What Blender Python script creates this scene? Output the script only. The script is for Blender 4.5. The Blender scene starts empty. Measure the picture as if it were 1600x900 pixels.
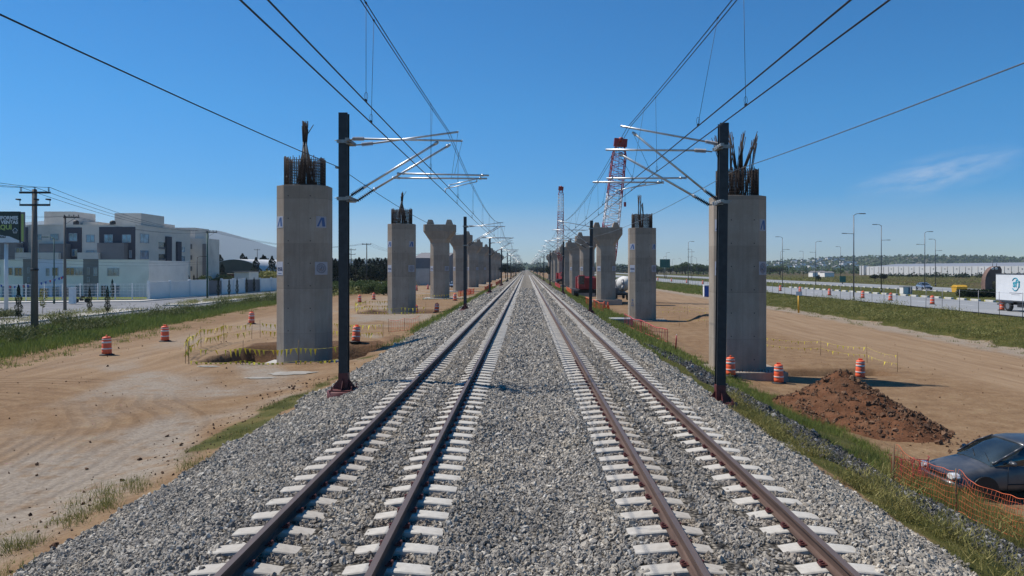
import bpy, math, random
import numpy as np
from mathutils import Vector, Matrix
R = math.radians
S = bpy.context.scene
COL = S.collection
random.seed(7); rng = np.random.default_rng(7)

# ------------------------------------------------------------------ camera, sky, sun, exposure
F, VX, VY, CZ = 1180.0, 822.0, 420.0, 3.06          # focal length and vanishing point, 1600 px wide photo
cd = bpy.data.cameras.new("camera"); cam = bpy.data.objects.new("camera", cd); COL.objects.link(cam)
cam.location = (0, 0, CZ); cam.rotation_euler = (R(90), 0, 0)
cd.sensor_width = 36; cd.lens = F/1600*36
cd.shift_x = (800-VX)/1600; cd.shift_y = (VY-450)/1600
cd.clip_start = 0.1; cd.clip_end = 80000
S.camera = cam
SUN_EL, SUN_AZ = 55.0, 21.0                          # sun left of the line and a little ahead of the camera
dirv = Vector((-math.cos(R(SUN_EL))*math.cos(R(SUN_AZ)), math.cos(R(SUN_EL))*math.sin(R(SUN_AZ)), math.sin(R(SUN_EL))))
W = bpy.data.worlds.new("World"); S.world = W; W.use_nodes = True
wn = W.node_tree.nodes; wl = W.node_tree.links; wn.clear()
wo = wn.new('ShaderNodeOutputWorld'); bg = wn.new('ShaderNodeBackground'); sky = wn.new('ShaderNodeTexSky')
sky.sky_type = 'NISHITA'; sky.sun_disc = False; sky.sun_elevation = R(SUN_EL)
sky.sun_rotation = math.atan2(dirv.x, dirv.y)
sky.altitude = 2200; sky.air_density = 1.0; sky.dust_density = 0.3; sky.ozone_density = 1.3
bg.inputs['Strength'].default_value = 0.088
# a thin cirrus wisp low on the right, part of the sky itself
tc = wn.new('ShaderNodeTexCoord'); sep = wn.new('ShaderNodeSeparateXYZ'); wl.new(tc.outputs['Generated'], sep.inputs[0])
def M(op, a, b=None, c=None):
    n = wn.new('ShaderNodeMath'); n.operation = op
    for i, v in enumerate((a, b, c)):
        if v is None: continue
        if isinstance(v, (int, float)): n.inputs[i].default_value = v
        else: wl.new(v, n.inputs[i])
    return n.outputs[0]
az = M('DIVIDE', sep.outputs[0], M('MAXIMUM', sep.outputs[1], .02)); el = M('DIVIDE', sep.outputs[2], M('MAXIMUM', sep.outputs[1], .02))
cu = M('DIVIDE', M('SUBTRACT', az, 0.545), 0.13)
cv = M('DIVIDE', M('SUBTRACT', M('SUBTRACT', el, 0.126), M('MULTIPLY', M('SUBTRACT', az, 0.545), 0.22)), 0.030)
rr = M('SQRT', M('ADD', M('MULTIPLY', cu, cu), M('MULTIPLY', cv, cv)))
mask = M('MAXIMUM', M('SUBTRACT', 1.0, rr), 0.0)
cmb = wn.new('ShaderNodeCombineXYZ'); wl.new(M('MULTIPLY', az, 9), cmb.inputs[0]); wl.new(M('SUBTRACT', M('MULTIPLY', el, 42), M('MULTIPLY', az, 9)), cmb.inputs[1])
nz = wn.new('ShaderNodeTexNoise'); nz.inputs['Scale'].default_value = 2.2; nz.inputs['Detail'].default_value = 9; nz.inputs['Roughness'].default_value = .62
wl.new(cmb.outputs[0], nz.inputs['Vector'])
dens = M('MULTIPLY', M('MULTIPLY', mask, M('MAXIMUM', M('SUBTRACT', nz.outputs[0], .34), 0.0)), 1.5)
mx = wn.new('ShaderNodeMix'); mx.data_type = 'RGBA'; wl.new(dens, mx.inputs[0])
hs = wn.new('ShaderNodeHueSaturation'); hs.inputs['Saturation'].default_value = 2.15; hs.inputs['Value'].default_value = 1.14
wl.new(sky.outputs[0], hs.inputs['Color'])
hm = wn.new('ShaderNodeMix'); hm.data_type = 'RGBA'; hm.blend_type = 'MULTIPLY'; wl.new(M('MAXIMUM', M('SUBTRACT', 1.0, M('MULTIPLY', M('ABSOLUTE', sep.outputs[2]), 5.0)), 0.0), hm.inputs[0])
wl.new(hs.outputs[0], hm.inputs[6]); hm.inputs[7].default_value = (.66, .72, .90, 1)     # hazier, greyer blue towards the horizon
wl.new(hm.outputs[2], mx.inputs[6]); mx.inputs[7].default_value = (7.5, 7.8, 8.4, 1)
wl.new(mx.outputs[2], bg.inputs[0]); wl.new(bg.outputs[0], wo.inputs[0])
sl = bpy.data.lights.new("sun", 'SUN'); sl.energy = 4.2; sl.angle = R(0.53); sl.color = (1, .95, .88)
so = bpy.data.objects.new("sun", sl); COL.objects.link(so); so.location = (-30, 20, 60)
so.rotation_euler = dirv.to_track_quat('Z', 'Y').to_euler()
S.view_settings.view_transform = 'Standard'; S.view_settings.look = 'None'
S.view_settings.exposure = 0.32; S.view_settings.gamma = 1; S.view_settings.use_curve_mapping = False
S.render.engine = 'CYCLES'
S.cycles.volume_bounces = 0; S.cycles.max_bounces = 5; S.cycles.transparent_max_bounces = 12
S.cycles.diffuse_bounces = 2; S.cycles.glossy_bounces = 2

# ------------------------------------------------------------------ pixel helpers (photo pixel -> place, for laying the place out)
def X(px, d): return (px-VX)/F*d
def Z(py, d): return CZ-(py-VY)/F*d
def PT(px, py, d): return (X(px, d), d, Z(py, d))

# ------------------------------------------------------------------ node materials
def new_mat(name):
    m = bpy.data.materials.new(name); m.use_nodes = True
    nt = m.node_tree; b = nt.nodes['Principled BSDF']
    return m, nt, b
def add(nt, t, **kw):
    n = nt.nodes.new(t)
    for k, v in kw.items():
        if k in n.inputs: n.inputs[k].default_value = v
        else: setattr(n, k, v)
    return n
def ramp(nt, fac, stops, interp='LINEAR'):
    r = nt.nodes.new('ShaderNodeValToRGB'); r.color_ramp.interpolation = interp
    e = r.color_ramp.elements
    while len(e) > 1: e.remove(e[0])
    e[0].position = stops[0][0]; e[0].color = (*stops[0][1], 1)
    for p, c in stops[1:]:
        k = e.new(p); k.color = (*c, 1)
    nt.links.new(fac, r.inputs[0]); return r.outputs[0]
def noise(nt, vec, scale, detail=4, rough=.55, dist=0):
    n = add(nt, 'ShaderNodeTexNoise'); n.inputs['Scale'].default_value = scale; n.inputs['Detail'].default_value = detail
    n.inputs['Roughness'].default_value = rough; n.inputs['Distortion'].default_value = dist
    nt.links.new(vec, n.inputs['Vector']); return n.outputs[0]
def mixc(nt, fac, a, b, mode='MIX'):
    n = nt.nodes.new('ShaderNodeMix'); n.data_type = 'RGBA'; n.blend_type = mode
    for i, v in ((0, fac), (6, a), (7, b)):
        if isinstance(v, (int, float)): n.inputs[i].default_value = v
        elif isinstance(v, tuple): n.inputs[i].default_value = (*v, 1) if len(v) == 3 else v
        else: nt.links.new(v, n.inputs[i])
    return n.outputs[2]
def math_(nt, op, a, b=None, clamp=False):
    n = nt.nodes.new('ShaderNodeMath'); n.operation = op; n.use_clamp = clamp
    for i, v in enumerate((a, b)):
        if v is None: continue
        if isinstance(v, (int, float)): n.inputs[i].default_value = v
        else: nt.links.new(v, n.inputs[i])
    return n.outputs[0]
def bump(nt, b, h, dist=.01, strength=1.0):
    n = nt.nodes.new('ShaderNodeBump'); n.inputs['Distance'].default_value = dist; n.inputs['Strength'].default_value = strength
    nt.links.new(h, n.inputs['Height']); nt.links.new(n.outputs[0], b.inputs['Normal'])
def P(name, col, rough=.7, metal=0, var=.18, scale=3.0, bmp=0.0, dirt=None, coat=0, stretch=None, spec=.5):
    """painted / plain surface with slight mottling, optional dirt colour in patches and fine bump"""
    m, nt, b = new_mat(name)
    t = nt.nodes.new('ShaderNodeTexCoord'); v = t.outputs['Object']
    if stretch:
        mp = nt.nodes.new('ShaderNodeMapping'); mp.inputs['Scale'].default_value = stretch; nt.links.new(v, mp.inputs[0]); v = mp.outputs[0]
    n1 = noise(nt, v, scale, 6, .62)
    lo = tuple(c*(1-var) for c in col); hi = tuple(min(1, c*(1+var)) for c in col)
    c = ramp(nt, n1, [(.3, lo), (.7, hi)])
    if dirt:
        n2 = noise(nt, v, scale*.35, 5, .6)
        f = ramp(nt, n2, [(dirt[1], (0, 0, 0)), (dirt[1]+.18, (1, 1, 1))])
        c = mixc(nt, math_(nt, 'MULTIPLY', f, dirt[2] if len(dirt) > 2 else .7), c, dirt[0])
    nt.links.new(c, b.inputs['Base Color'])
    b.inputs['Roughness'].default_value = rough; b.inputs['Metallic'].default_value = metal
    b.inputs['Specular IOR Level'].default_value = spec
    if coat: b.inputs['Coat Weight'].default_value = coat; b.inputs['Coat Roughness'].default_value = .08
    if bmp: bump(nt, b, noise(nt, v, scale*6, 4, .6), bmp)
    return m
def concrete(name, col, streak=.25, board=0, bmp=.004, brown=None):
    m, nt, b = new_mat(name)
    t = nt.nodes.new('ShaderNodeTexCoord'); v = t.outputs['Object']
    mp = nt.nodes.new('ShaderNodeMapping'); mp.inputs['Scale'].default_value = (2.2, 2.2, .22); nt.links.new(v, mp.inputs[0])
    n1 = noise(nt, v, .9, 7, .62); n2 = noise(nt, mp.outputs[0], 1.6, 6, .65); n3 = noise(nt, v, 14, 4, .6)
    lo = tuple(c*.74 for c in col); hi = tuple(c*1.18 for c in col)
    c = ramp(nt, n1, [(.32, lo), (.68, hi)])
    c = mixc(nt, streak, c, ramp(nt, n2, [(.35, tuple(x*.5 for x in col)), (.65, tuple(min(1, x*1.35) for x in col))]))
    c = mixc(nt, .3, c, ramp(nt, n3, [(.3, tuple(x*.7 for x in col)), (.7, tuple(min(1, x*1.25) for x in col))]))
    if brown:
        c = mixc(nt, math_(nt, 'MULTIPLY', ramp(nt, noise(nt, v, .55, 5, .6), [(.42, (0, 0, 0)), (.62, (1, 1, 1))]), .55), c, brown)
    if board:                                        # joints of the formwork lifts and panels
        sp = nt.nodes.new('ShaderNodeSeparateXYZ'); nt.links.new(v, sp.inputs[0])
        fr = math_(nt, 'FRACT', math_(nt, 'DIVIDE', math_(nt, 'ADD', sp.outputs[2], 40), board))
        ln = math_(nt, 'LESS_THAN', fr, .012)
        fr2 = math_(nt, 'LESS_THAN', math_(nt, 'ABSOLUTE', sp.outputs[0]), .012)
        c = mixc(nt, math_(nt, 'MULTIPLY', math_(nt, 'MAXIMUM', ln, fr2), .45), c, tuple(x*.35 for x in col))
        # faint weathering band per lift
        cell = math_(nt, 'FLOOR', math_(nt, 'DIVIDE', math_(nt, 'ADD', sp.outputs[2], 40), board))
        wn_ = nt.nodes.new('ShaderNodeTexWhiteNoise'); wn_.noise_dimensions = '1D'; nt.links.new(cell, wn_.inputs['W'])
        c = mixc(nt, .35, c, ramp(nt, wn_.outputs[0], [(0, tuple(x*.75 for x in col)), (1, tuple(x*1.2 for x in col))]))
    nt.links.new(c, b.inputs['Base Color']); b.inputs['Roughness'].default_value = .9; b.inputs['Specular IOR Level'].default_value = .25
    bump(nt, b, n3, bmp)
    return m
def leafmat(name, c1, c2, c3, rnd_scale=1.5, trans=.25, clump=.55):
    m, nt, b = new_mat(name)
    g = nt.nodes.new('ShaderNodeNewGeometry'); t = nt.nodes.new('ShaderNodeTexCoord')
    c = ramp(nt, g.outputs['Random Per Island'], [(0, c1), (.5, c2), (1, c3)])
    n1 = noise(nt, t.outputs['Object'], rnd_scale, 4, .6)
    c = mixc(nt, clump, c, ramp(nt, n1, [(.3, c1), (.7, c3)]))
    nt.links.new(c, b.inputs['Base Color']); b.inputs['Roughness'].default_value = .65; b.inputs['Specular IOR Level'].default_value = .2
    tr = nt.nodes.new('ShaderNodeBsdfTranslucent'); nt.links.new(c, tr.inputs[0])
    ms = nt.nodes.new('ShaderNodeMixShader'); ms.inputs[0].default_value = trans
    nt.links.new(b.outputs[0], ms.inputs[1]); nt.links.new(tr.outputs[0], ms.inputs[2])
    nt.links.new(ms.outputs[0], nt.nodes['Material Output'].inputs[0])
    return m
def glassmat(name, col=(.05, .08, .1)):
    m, nt, b = new_mat(name)
    t = nt.nodes.new('ShaderNodeTexCoord')
    c = ramp(nt, noise(nt, t.outputs['Object'], .8, 3, .5), [(.35, tuple(x*.5 for x in col)), (.65, tuple(min(1, x*1.6) for x in col))])
    nt.links.new(c, b.inputs['Base Color'])
    b.inputs['Roughness'].default_value = .06; b.inputs['Specular IOR Level'].default_value = 1.0
    return m

MT = {}
MT['pier'] = concrete('pier_concrete', (.36, .30, .24), .6, 2.45, .012, (.22, .155, .105))
MT['pier_pale'] = concrete('footing_concrete', (.46, .45, .42), .2)
MT['sleeper'] = concrete('sleeper_concrete', (.55, .52, .46), .4, 0, .004, (.26, .21, .16))
MT['steel_dark'] = P('mast_steel', (.030, .033, .038), .5, .35, .3, 6, .002)
MT['mast_red'] = P('mast_primer', (.12, .030, .028), .6, .1, .3, 8, .002, ((.06, .04, .03), .55))
MT['galv'] = P('galvanised_tube', (.55, .55, .54), .38, .75, .15, 9, .001)
MT['galv_dull'] = P('galvanised_bracket', (.28, .28, .27), .5, .6, .25, 9, .002)
MT['insul'] = P('silicone_insulator', (.42, .38, .36), .5, 0, .12, 5)
MT['wire'] = P('copper_wire', (.022, .022, .026), .5, .4, .2, 20)
MT['wire_grey'] = P('aluminium_wire', (.18, .19, .2), .45, .6, .2, 20)
MT['rebar'] = P('rebar_steel', (.045, .028, .02), .8, .1, .35, 9)
MT['rebar_pale'] = P('rebar_sheath', (.42, .38, .33), .8, 0, .2, 9)
MT['orange'] = P('drum_orange', (.85, .13, .045), .5, 0, .16, 6, .002, ((.25, .12, .08), .62, .5))
MT['drum_white'] = P('drum_reflective', (.66, .62, .58), .45, 0, .1, 6, 0, ((.4, .33, .28), .58, .6))
MT['black'] = P('black_rubber', (.018, .018, .018), .75, 0, .25, 8)
MT['meshor'] = P('mesh_orange', (.75, .16, .06), .6, 0, .2, 2)
MT['meshred'] = P('mesh_faded_red', (.5, .07, .07), .6, 0, .2, 2)
MT['yellow'] = P('pennant_yellow', (.75, .62, .04), .6, 0, .15, 5)
MT['wood'] = P('stake_wood', (.2, .13, .07), .85, 0, .3, 6, .002)
MT['red_paint'] = P('crane_red', (.28, .02, .018), .42, .1, .15, 2, 0, ((.2, .05, .04), .6, .5))
MT['crane_white'] = P('crane_white', (.66, .63, .62), .5, .1, .12, 2)
MT['white'] = P('white_paint', (.72, .72, .70), .6, 0, .06, 1.2, .001, ((.5, .48, .44), .56, .5))
MT['wall_white'] = P('render_white', (.76, .72, .66), .85, 0, .07, .4, .002, ((.5, .47, .43), .55, .55))
MT['wall_cream'] = P('render_cream', (.62, .57, .50), .85, 0, .08, .4, .002, ((.28, .265, .24), .55, .5))
MT['wall_dark'] = P('render_dark_grey', (.060, .062, .078), .85, 0, .1, .5, .002)
MT['wall_grey'] = P('render_mid_grey', (.19, .18, .18), .85, 0, .1, .5, .002)
MT['wall_blue'] = P('render_blue_white', (.55, .58, .70), .85, 0, .08, .4, .002)
MT['glass'] = glassmat('window_glass', (.10, .20, .28))
MT['glass_dark'] = glassmat('window_glass_dark', (.03, .04, .042))
MT['frame'] = P('window_frame', (.35, .37, .4), .5, .2, .1, 4)
MT['pole_conc'] = concrete('pole_concrete', (.16, .145, .13), .2)
MT['pole_black'] = P('pole_dark', (.03, .03, .03), .6, .1, .3, 4)
MT['lamp_green'] = P('lamp_green', (.02, .07, .05), .5, .3, .2, 4)
MT['lamp_grey'] = P('lamp_grey', (.10, .105, .115), .45, .5, .2, 4)
MT['blue'] = P('toilet_blue', (.015, .07, .32), .5, 0, .12, 2)
MT['car_paint'] = P('car_dark_blue', (.045, .052, .062), .42, .25, .2, 3, 0, ((.16, .15, .14), .42, .6), coat=.25)
MT['car_silver'] = P('car_silver', (.32, .36, .42), .3, .6, .1, 3, coat=.5)
MT['chrome'] = P('lamp_reflector', (.8, .8, .76), .2, .2, .1, 8)
MT['plastic_black'] = P('trim_black', (.012, .012, .013), .5, 0, .2, 5)
MT['tyre'] = P('tyre_rubber', (.02, .02, .02), .85, 0, .25, 8)
MT['rim'] = P('wheel_rim', (.35, .35, .36), .35, .7, .1, 8)
MT['van_white'] = P('truck_white', (.70, .71, .72), .45, 0, .06, 1, 0, ((.55, .53, .5), .6, .5))
MT['teal'] = P('logo_teal', (.02, .30, .40), .5, 0, .1, 3)
MT['ink_blue'] = P('ink_blue', (.05, .11, .27), .6, 0, .1, 3)
MT['ink_dark'] = P('ink_navy', (.02, .03, .09), .6, 0, .1, 3)
MT['ink_grey'] = P('ink_grey', (.22, .21, .23), .7, 0, .1, 3)
MT['paper'] = P('paper_sheet', (.42, .44, .50), .7, 0, .08, 2)
MT['paper_dull'] = P('paper_greyed', (.36, .35, .38), .8, 0, .15, 2.5)
MT['sign_green'] = P('billboard_green', (.012, .028, .022), .5, 0, .1, 1)
MT['sign_yellow'] = P('billboard_yellow', (.36, .44, .12), .5, 0, .1, 1)
MT['sign_white'] = P('billboard_white', (.6, .62, .62), .5, 0, .06, 1)
MT['road_sign'] = P('road_sign_green', (.01, .10, .07), .5, 0, .1, 1)
MT['steel_grey'] = P('steel_grey', (.2, .2, .21), .5, .5, .2, 3)
MT['brown_stone'] = P('brown_stone', (.17, .105, .085), .9, 0, .25, 1.5, .01)
MT['yellow_skip'] = P('skip_yellow', (.62, .34, .03), .6, 0, .15, 2, 0, ((.3, .18, .05), .6, .5))
MT['vault'] = P('vault_sheet', (.62, .62, .60), .55, .1, .1, .3)
MT['vault_end'] = P('vault_end', (.10, .095, .07), .9, 0, .2, .3)
MT['brick'] = P('brick_red', (.16, .05, .035), .9, 0, .2, 1)
MT['warehouse'] = P('warehouse_wall', (.62, .61, .58), .8, 0, .05, .05, 0, ((.5, .49, .46), .52, .5), stretch=(1, 1, .4))
MT['warehouse_roof'] = P('warehouse_roof', (.26, .27, .29), .6, .2, .08, .05)
MT['trunk'] = P('bark', (.09, .065, .045), .95, 0, .3, 5, .01)
MT['kerb'] = concrete('kerb_concrete', (.52, .50, .44), .1)
MT['asphalt'] = P('street_asphalt', (.20, .20, .205), .92, 0, .16, .5, .004, ((.26, .255, .245), .5, .6), spec=.2)
MT['road_conc'] = P('road_concrete', (.27, .275, .275), .92, 0, .10, .35, .003, ((.22, .215, .21), .54, .6), spec=.2)
MT['pavement'] = P('pavement', (.50, .47, .42), .92, 0, .12, .6, .003, ((.38, .33, .28), .56, .6), spec=.2)
MT['field_house'] = P('far_wall', (.75, .72, .68), .9, 0, .2, .2)
MT['leaf'] = leafmat('leaf_broad', (.03, .055, .014), (.06, .10, .026), (.11, .15, .04))
MT['leaf_dark'] = leafmat('leaf_cypress', (.008, .018, .010), (.016, .032, .016), (.035, .055, .025), trans=.1)
MT['grass_green'] = leafmat('grass_green', (.10, .145, .025), (.17, .22, .045), (.27, .29, .085), .7, .3)
MT['turf'] = leafmat('turf_mixed', (.12, .15, .035), (.20, .22, .055), (.32, .28, .10), .35, .5)
MT['grass_dry'] = leafmat('grass_dry', (.15, .155, .04), (.25, .23, .065), (.38, .31, .12), .8, .3)
MT['weed'] = leafmat('weed_leaf', (.11, .13, .03), (.20, .21, .055), (.34, .30, .11), .9, .25)
MT['weed_dark'] = leafmat('weed_dark', (.05, .07, .02), (.10, .12, .035), (.19, .19, .07), .5, .2)

# ------------------------------------------------------------------ mesh builder
class MB:
    def __init__(s): s.v = []; s.f = []; s.sm = []
    def addv(s, vs, fs, sm=False):
        o = len(s.v); s.v += [tuple(p) for p in vs]; s.f += [tuple(i+o for i in f) for f in fs]; s.sm += [sm]*len(fs); return s
    def box(s, c, d, rz=0, rx=0, ry=0):
        m = Matrix.Translation(c) @ Matrix.Rotation(rz, 4, 'Z') @ Matrix.Rotation(rx, 4, 'X') @ Matrix.Rotation(ry, 4, 'Y')
        vs = [m @ Vector((sx*d[0]/2, sy*d[1]/2, sz*d[2]/2)) for sx in (-1, 1) for sy in (-1, 1) for sz in (-1, 1)]
        return s.addv(vs, [(0, 1, 3, 2), (4, 6, 7, 5), (0, 4, 5, 1), (2, 3, 7, 6), (0, 2, 6, 4), (1, 5, 7, 3)])
    def bb(s, x0, x1, y0, y1, z0, z1): return s.box(((x0+x1)/2, (y0+y1)/2, (z0+z1)/2), (x1-x0, y1-y0, z1-z0))
    def cyl(s, a, b, r0, r1=None, n=10, cap=True):
        r1 = r0 if r1 is None else r1; a = Vector(a); b = Vector(b); d = (b-a)
        if d.length < 1e-9: return s
        q = d.to_track_quat('Z', 'Y'); vs = []
        for p, r in ((a, r0), (b, r1)):
            for i in range(n):
                t = 2*math.pi*i/n; vs.append(p + q @ Vector((math.cos(t)*r, math.sin(t)*r, 0)))
        fs = [(i, (i+1) % n, n+(i+1) % n, n+i) for i in range(n)]
        s.addv(vs, fs, True)
        if cap:
            o = len(s.v)-2*n; s.f += [tuple(o+i for i in range(n-1, -1, -1)), tuple(o+n+i for i in range(n))]; s.sm += [False, False]
        return s
    def path(s, pts, r, n=8):
        for a, b in zip(pts[:-1], pts[1:]): s.cyl(a, b, r, r, n)
        return s
    def lathe(s, prof, n=20, c=(0, 0, 0), axis='Z'):
        vs = []
        for (r, z) in prof:
            for i in range(n):
                t = 2*math.pi*i/n
                p = (math.cos(t)*r, math.sin(t)*r, z)
                if axis == 'Y': p = (p[0], z, p[1])
                if axis == 'X': p = (z, p[0], p[1])
                vs.append((p[0]+c[0], p[1]+c[1], p[2]+c[2]))
        fs = [(k*n+i, k*n+(i+1) % n, (k+1)*n+(i+1) % n, (k+1)*n+i) for k in range(len(prof)-1) for i in range(n)]
        s.addv(vs, fs, True)
        o = len(s.v)-len(vs)
        s.f += [tuple(o+i for i in range(n-1, -1, -1)), tuple(o+(len(prof)-1)*n+i for i in range(n))]; s.sm += [False, False]
        return s
    def loft(s, rings, cap=True, sm=True):
        n = len(rings[0]); o = len(s.v)
        for r in rings: s.v += [tuple(p) for p in r]
        for k in range(len(rings)-1):
            for i in range(n):
                s.f.append((o+k*n+i, o+k*n+(i+1) % n, o+(k+1)*n+(i+1) % n, o+(k+1)*n+i)); s.sm.append(sm)
        if cap:
            s.f += [tuple(o+i for i in range(n-1, -1, -1)), tuple(o+(len(rings)-1)*n+i for i in range(n))]; s.sm += [False, False]
        return s
    def build(s, name, m, parent=None, loc=None, bevel=0, segs=2):
        me = bpy.data.meshes.new(name); me.from_pydata(s.v, [], s.f); me.update()
        me.polygons.foreach_set('use_smooth', s.sm[:len(me.polygons)])
        me.materials.append(MT[m] if isinstance(m, str) else m)
        o = bpy.data.objects.new(name, me); COL.objects.link(o)
        if parent: o.parent = parent
        if loc: o.location = loc
        if bevel:
            b = o.modifiers.new('bevel', 'BEVEL'); b.width = bevel; b.segments = segs; b.limit_method = 'ANGLE'
        return o
def numesh(name, verts, tri, m, parent=None, smooth=False):
    """fast mesh from numpy arrays; tri is (n,3) or (n,4)"""
    me = bpy.data.meshes.new(name); k = tri.shape[1]
    me.vertices.add(len(verts)); me.vertices.foreach_set('co', np.asarray(verts, np.float32).ravel())
    me.loops.add(tri.size); me.loops.foreach_set('vertex_index', tri.astype(np.int32).ravel())
    me.polygons.add(len(tri)); me.polygons.foreach_set('loop_start', np.arange(0, tri.size, k, dtype=np.int32))
    me.polygons.foreach_set('loop_total', np.full(len(tri), k, np.int32))
    if smooth: me.polygons.foreach_set('use_smooth', np.ones(len(tri), bool))
    me.update(calc_edges=True); me.validate()
    me.materials.append(MT[m] if isinstance(m, str) else m)
    o = bpy.data.objects.new(name, me); COL.objects.link(o)
    if parent: o.parent = parent
    return o
def tag(o, label=None, cat=None, group=None, kind=None):
    if label: o['label'] = label
    if cat: o['category'] = cat
    if group: o['group'] = group
    if kind: o['kind'] = kind
    return o
def thing(name, label, cat, loc=(0, 0, 0), rz=0, group=None):
    o = bpy.data.objects.new(name, None); COL.objects.link(o); o.empty_display_size = .3
    o.location = loc; o.rotation_euler = (0, 0, rz); return tag(o, label, cat, group)
KIDS = {}
def copy_tree(o, label=None, loc=None, rz=None, parent=None, group=None):
    c = o.copy(); COL.objects.link(c)
    if parent is not None: c.parent = parent
    for ch in [x for x in bpy.data.objects if x.parent == o]: copy_tree(ch, parent=c)
    if label: c['label'] = label
    if loc is not None: c.location = loc
    if rz is not None: c.rotation_euler = (0, 0, rz)
    if group: c['group'] = group
    return c
def text(s, size, m, name='lettering', parent=None, loc=(0, 0, 0), rot=(R(90), 0, 0), depth=.004, align='CENTER', sx=1.0, bold=0):
    cu = bpy.data.curves.new('t', 'FONT'); cu.body = s; cu.size = size; cu.align_x = align; cu.align_y = 'CENTER'; cu.extrude = depth; cu.offset = bold
    t = bpy.data.objects.new('t', cu); COL.objects.link(t)
    me = bpy.data.meshes.new_from_object(t.evaluated_get(bpy.context.evaluated_depsgraph_get())); bpy.data.objects.remove(t)
    me.name = name; me.materials.clear(); me.materials.append(MT[m])
    o = bpy.data.objects.new(name, me); COL.objects.link(o); o.location = loc; o.rotation_euler = rot; o.scale = (sx, 1, 1)
    if parent: o.parent = parent
    return o

# ------------------------------------------------------------------ terrain
def vnoise(x, y, s, seed=0):
    x = np.asarray(x, float)/s; y = np.asarray(y, float)/s
    xi = np.floor(x).astype(np.int64); yi = np.floor(y).astype(np.int64); fx = x-xi; fy = y-yi
    fx = fx*fx*(3-2*fx); fy = fy*fy*(3-2*fy)
    def h(a, b):
        n = (a*374761393 + b*668265263 + seed*974634777) & 0x7fffffff
        n = ((n ^ (n >> 13))*1274126177) & 0x7fffffff
        return ((n ^ (n >> 16)) & 0xffff)/65535.0
    return (h(xi, yi)*(1-fx)+h(xi+1, yi)*fx)*(1-fy)+(h(xi, yi+1)*(1-fx)+h(xi+1, yi+1)*fx)*fy
def fbm(x, y, s, seed=0, o=4):
    r = 0; a = 1; t = 0
    for k in range(o): r = r+a*vnoise(x, y, s/2**k, seed+k); t += a; a *= .5
    return r/t
PX = [-4000, -60, -34, -29, -12, -9.2, -6.9, -5.4, -4.15, -3.6, -2.85, -2.6, -2.05, -1.8, -1.0, -.5, .1, 0.8, 1.3, 2.05, 2.3, 2.85, 3.1, 3.9, 4.35, 5.9, 7.0, 8.7, 10.8, 12, 34, 37, 42, 57.2, 75, 92, 100, 130, 400, 4000]
PZ = [-1.6, -1.58, -1.55, -1.46, -1.46, -1.42, -1.08, -.68, -.25, -.235, -.235, -.21, -.21, -.235, -.24, -.28, -.36, -.30, -.24, -.235, -.21, -.21, -.235, -.235, -.25, -1.0, -1.25, -1.95, -2.6, -2.75, -2.75, -2.3, -1.16, -1.08, -1.07, -1.07, -1.12, -2.4, -2.9, -3.2]
def grassline(y): return np.where(y < 90, -(26.4+(y-38)*.11), -32.1)
def box_mask(x, y, x0, x1, y0, y1, s):
    f = lambda t: np.clip(t/s, 0, 1)
    return f(x-x0)*f(x1-x)*f(y-y0)*f(y1-y)
def height(x, y):
    x = np.asarray(x, float); y = np.asarray(y, float)
    z = np.interp(x, PX, PZ)
    k = np.interp(y, [45, 85], [1, .72]); side = (x > 5.9) & (x < 42)
    z = np.where(side & (z < -1.16), -1.16+(z+1.16)*k, z)
    n = fbm(x, y, 3.0, 3)-.5
    amp = np.where((x < -7) | (x > 6), .10, .035); amp = np.where((x < -38) & (x > -62), 0.0, amp); amp = np.where((x > 42) & (x < 58), 0, amp); amp = np.where((x > 74) & (x < 93), 0, amp)
    z = z+n*amp
    vg = ((x > 34.8) & (x < 41)) ; z = z+np.where(vg, (fbm(x, y, 2.5, 9)-.4)*.5, 0)
    gl = (x < grassline(y)-.5) & (x > -37.5); z = z+np.where(gl, (fbm(x, y, 3, 11)-.4)*.35, 0)
    # pits round the piers
    z = z-.85*box_mask(x+.5*(fbm(x, y, 1.5, 5)-.5), y+.6*(fbm(x, y, 1.5, 6)-.5), -16.0, -8.1, 36.4, 43.3, .33)
    z = z-.45*box_mask(x, y, -17.0, -9.6, 76, 84, .6)
    z = z-.62*box_mask(x+.6*(fbm(x, y, 1.5, 7)-.5), y, 14.0, 20.2, 40.9, 43.6, .5)
    # low spoil rims
    z = z+.26*np.exp(-((y-44.4)/.9)**2)*np.exp(-((x+12)/4.3)**4)+.15*np.exp(-((y-45.2)/1.0)**2)*np.exp(-((x-16.5)/4)**4)
    z = z+.22*np.exp(-((x+18.1)/.7)**2)*np.exp(-((y-41)/4.5)**4)
    # spoil heaps near the second right-hand pier
    z = z+.7*np.exp(-((x-18.5)/1.6)**2-((y-76)/1.6)**2)+.3*np.exp(-((x-15.5)/2.6)**2-((y-73.5)/.9)**2)
    return z
def gx():
    a = [-3500, -1500, -700, -400, -250, -170, -120, -95, -80, -70, -62]
    a += list(np.arange(-60, -36, 1.0)); a += list(np.arange(-36, -20, .5)); a += list(np.arange(-20, -4, .22)); a += list(np.arange(-4, 4.4, .2))
    a += list(np.arange(4.4, 22, .22)); a += list(np.arange(22, 34, .6)); a += list(np.arange(34, 43, .4)); a += [44, 48, 52, 57, 58, 60, 64, 70, 74, 76, 84, 91, 93, 96, 100, 110, 120, 130, 160, 200, 300, 400, 700, 1500, 3500]
    return np.array(sorted(set(np.round(a, 3))))
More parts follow.
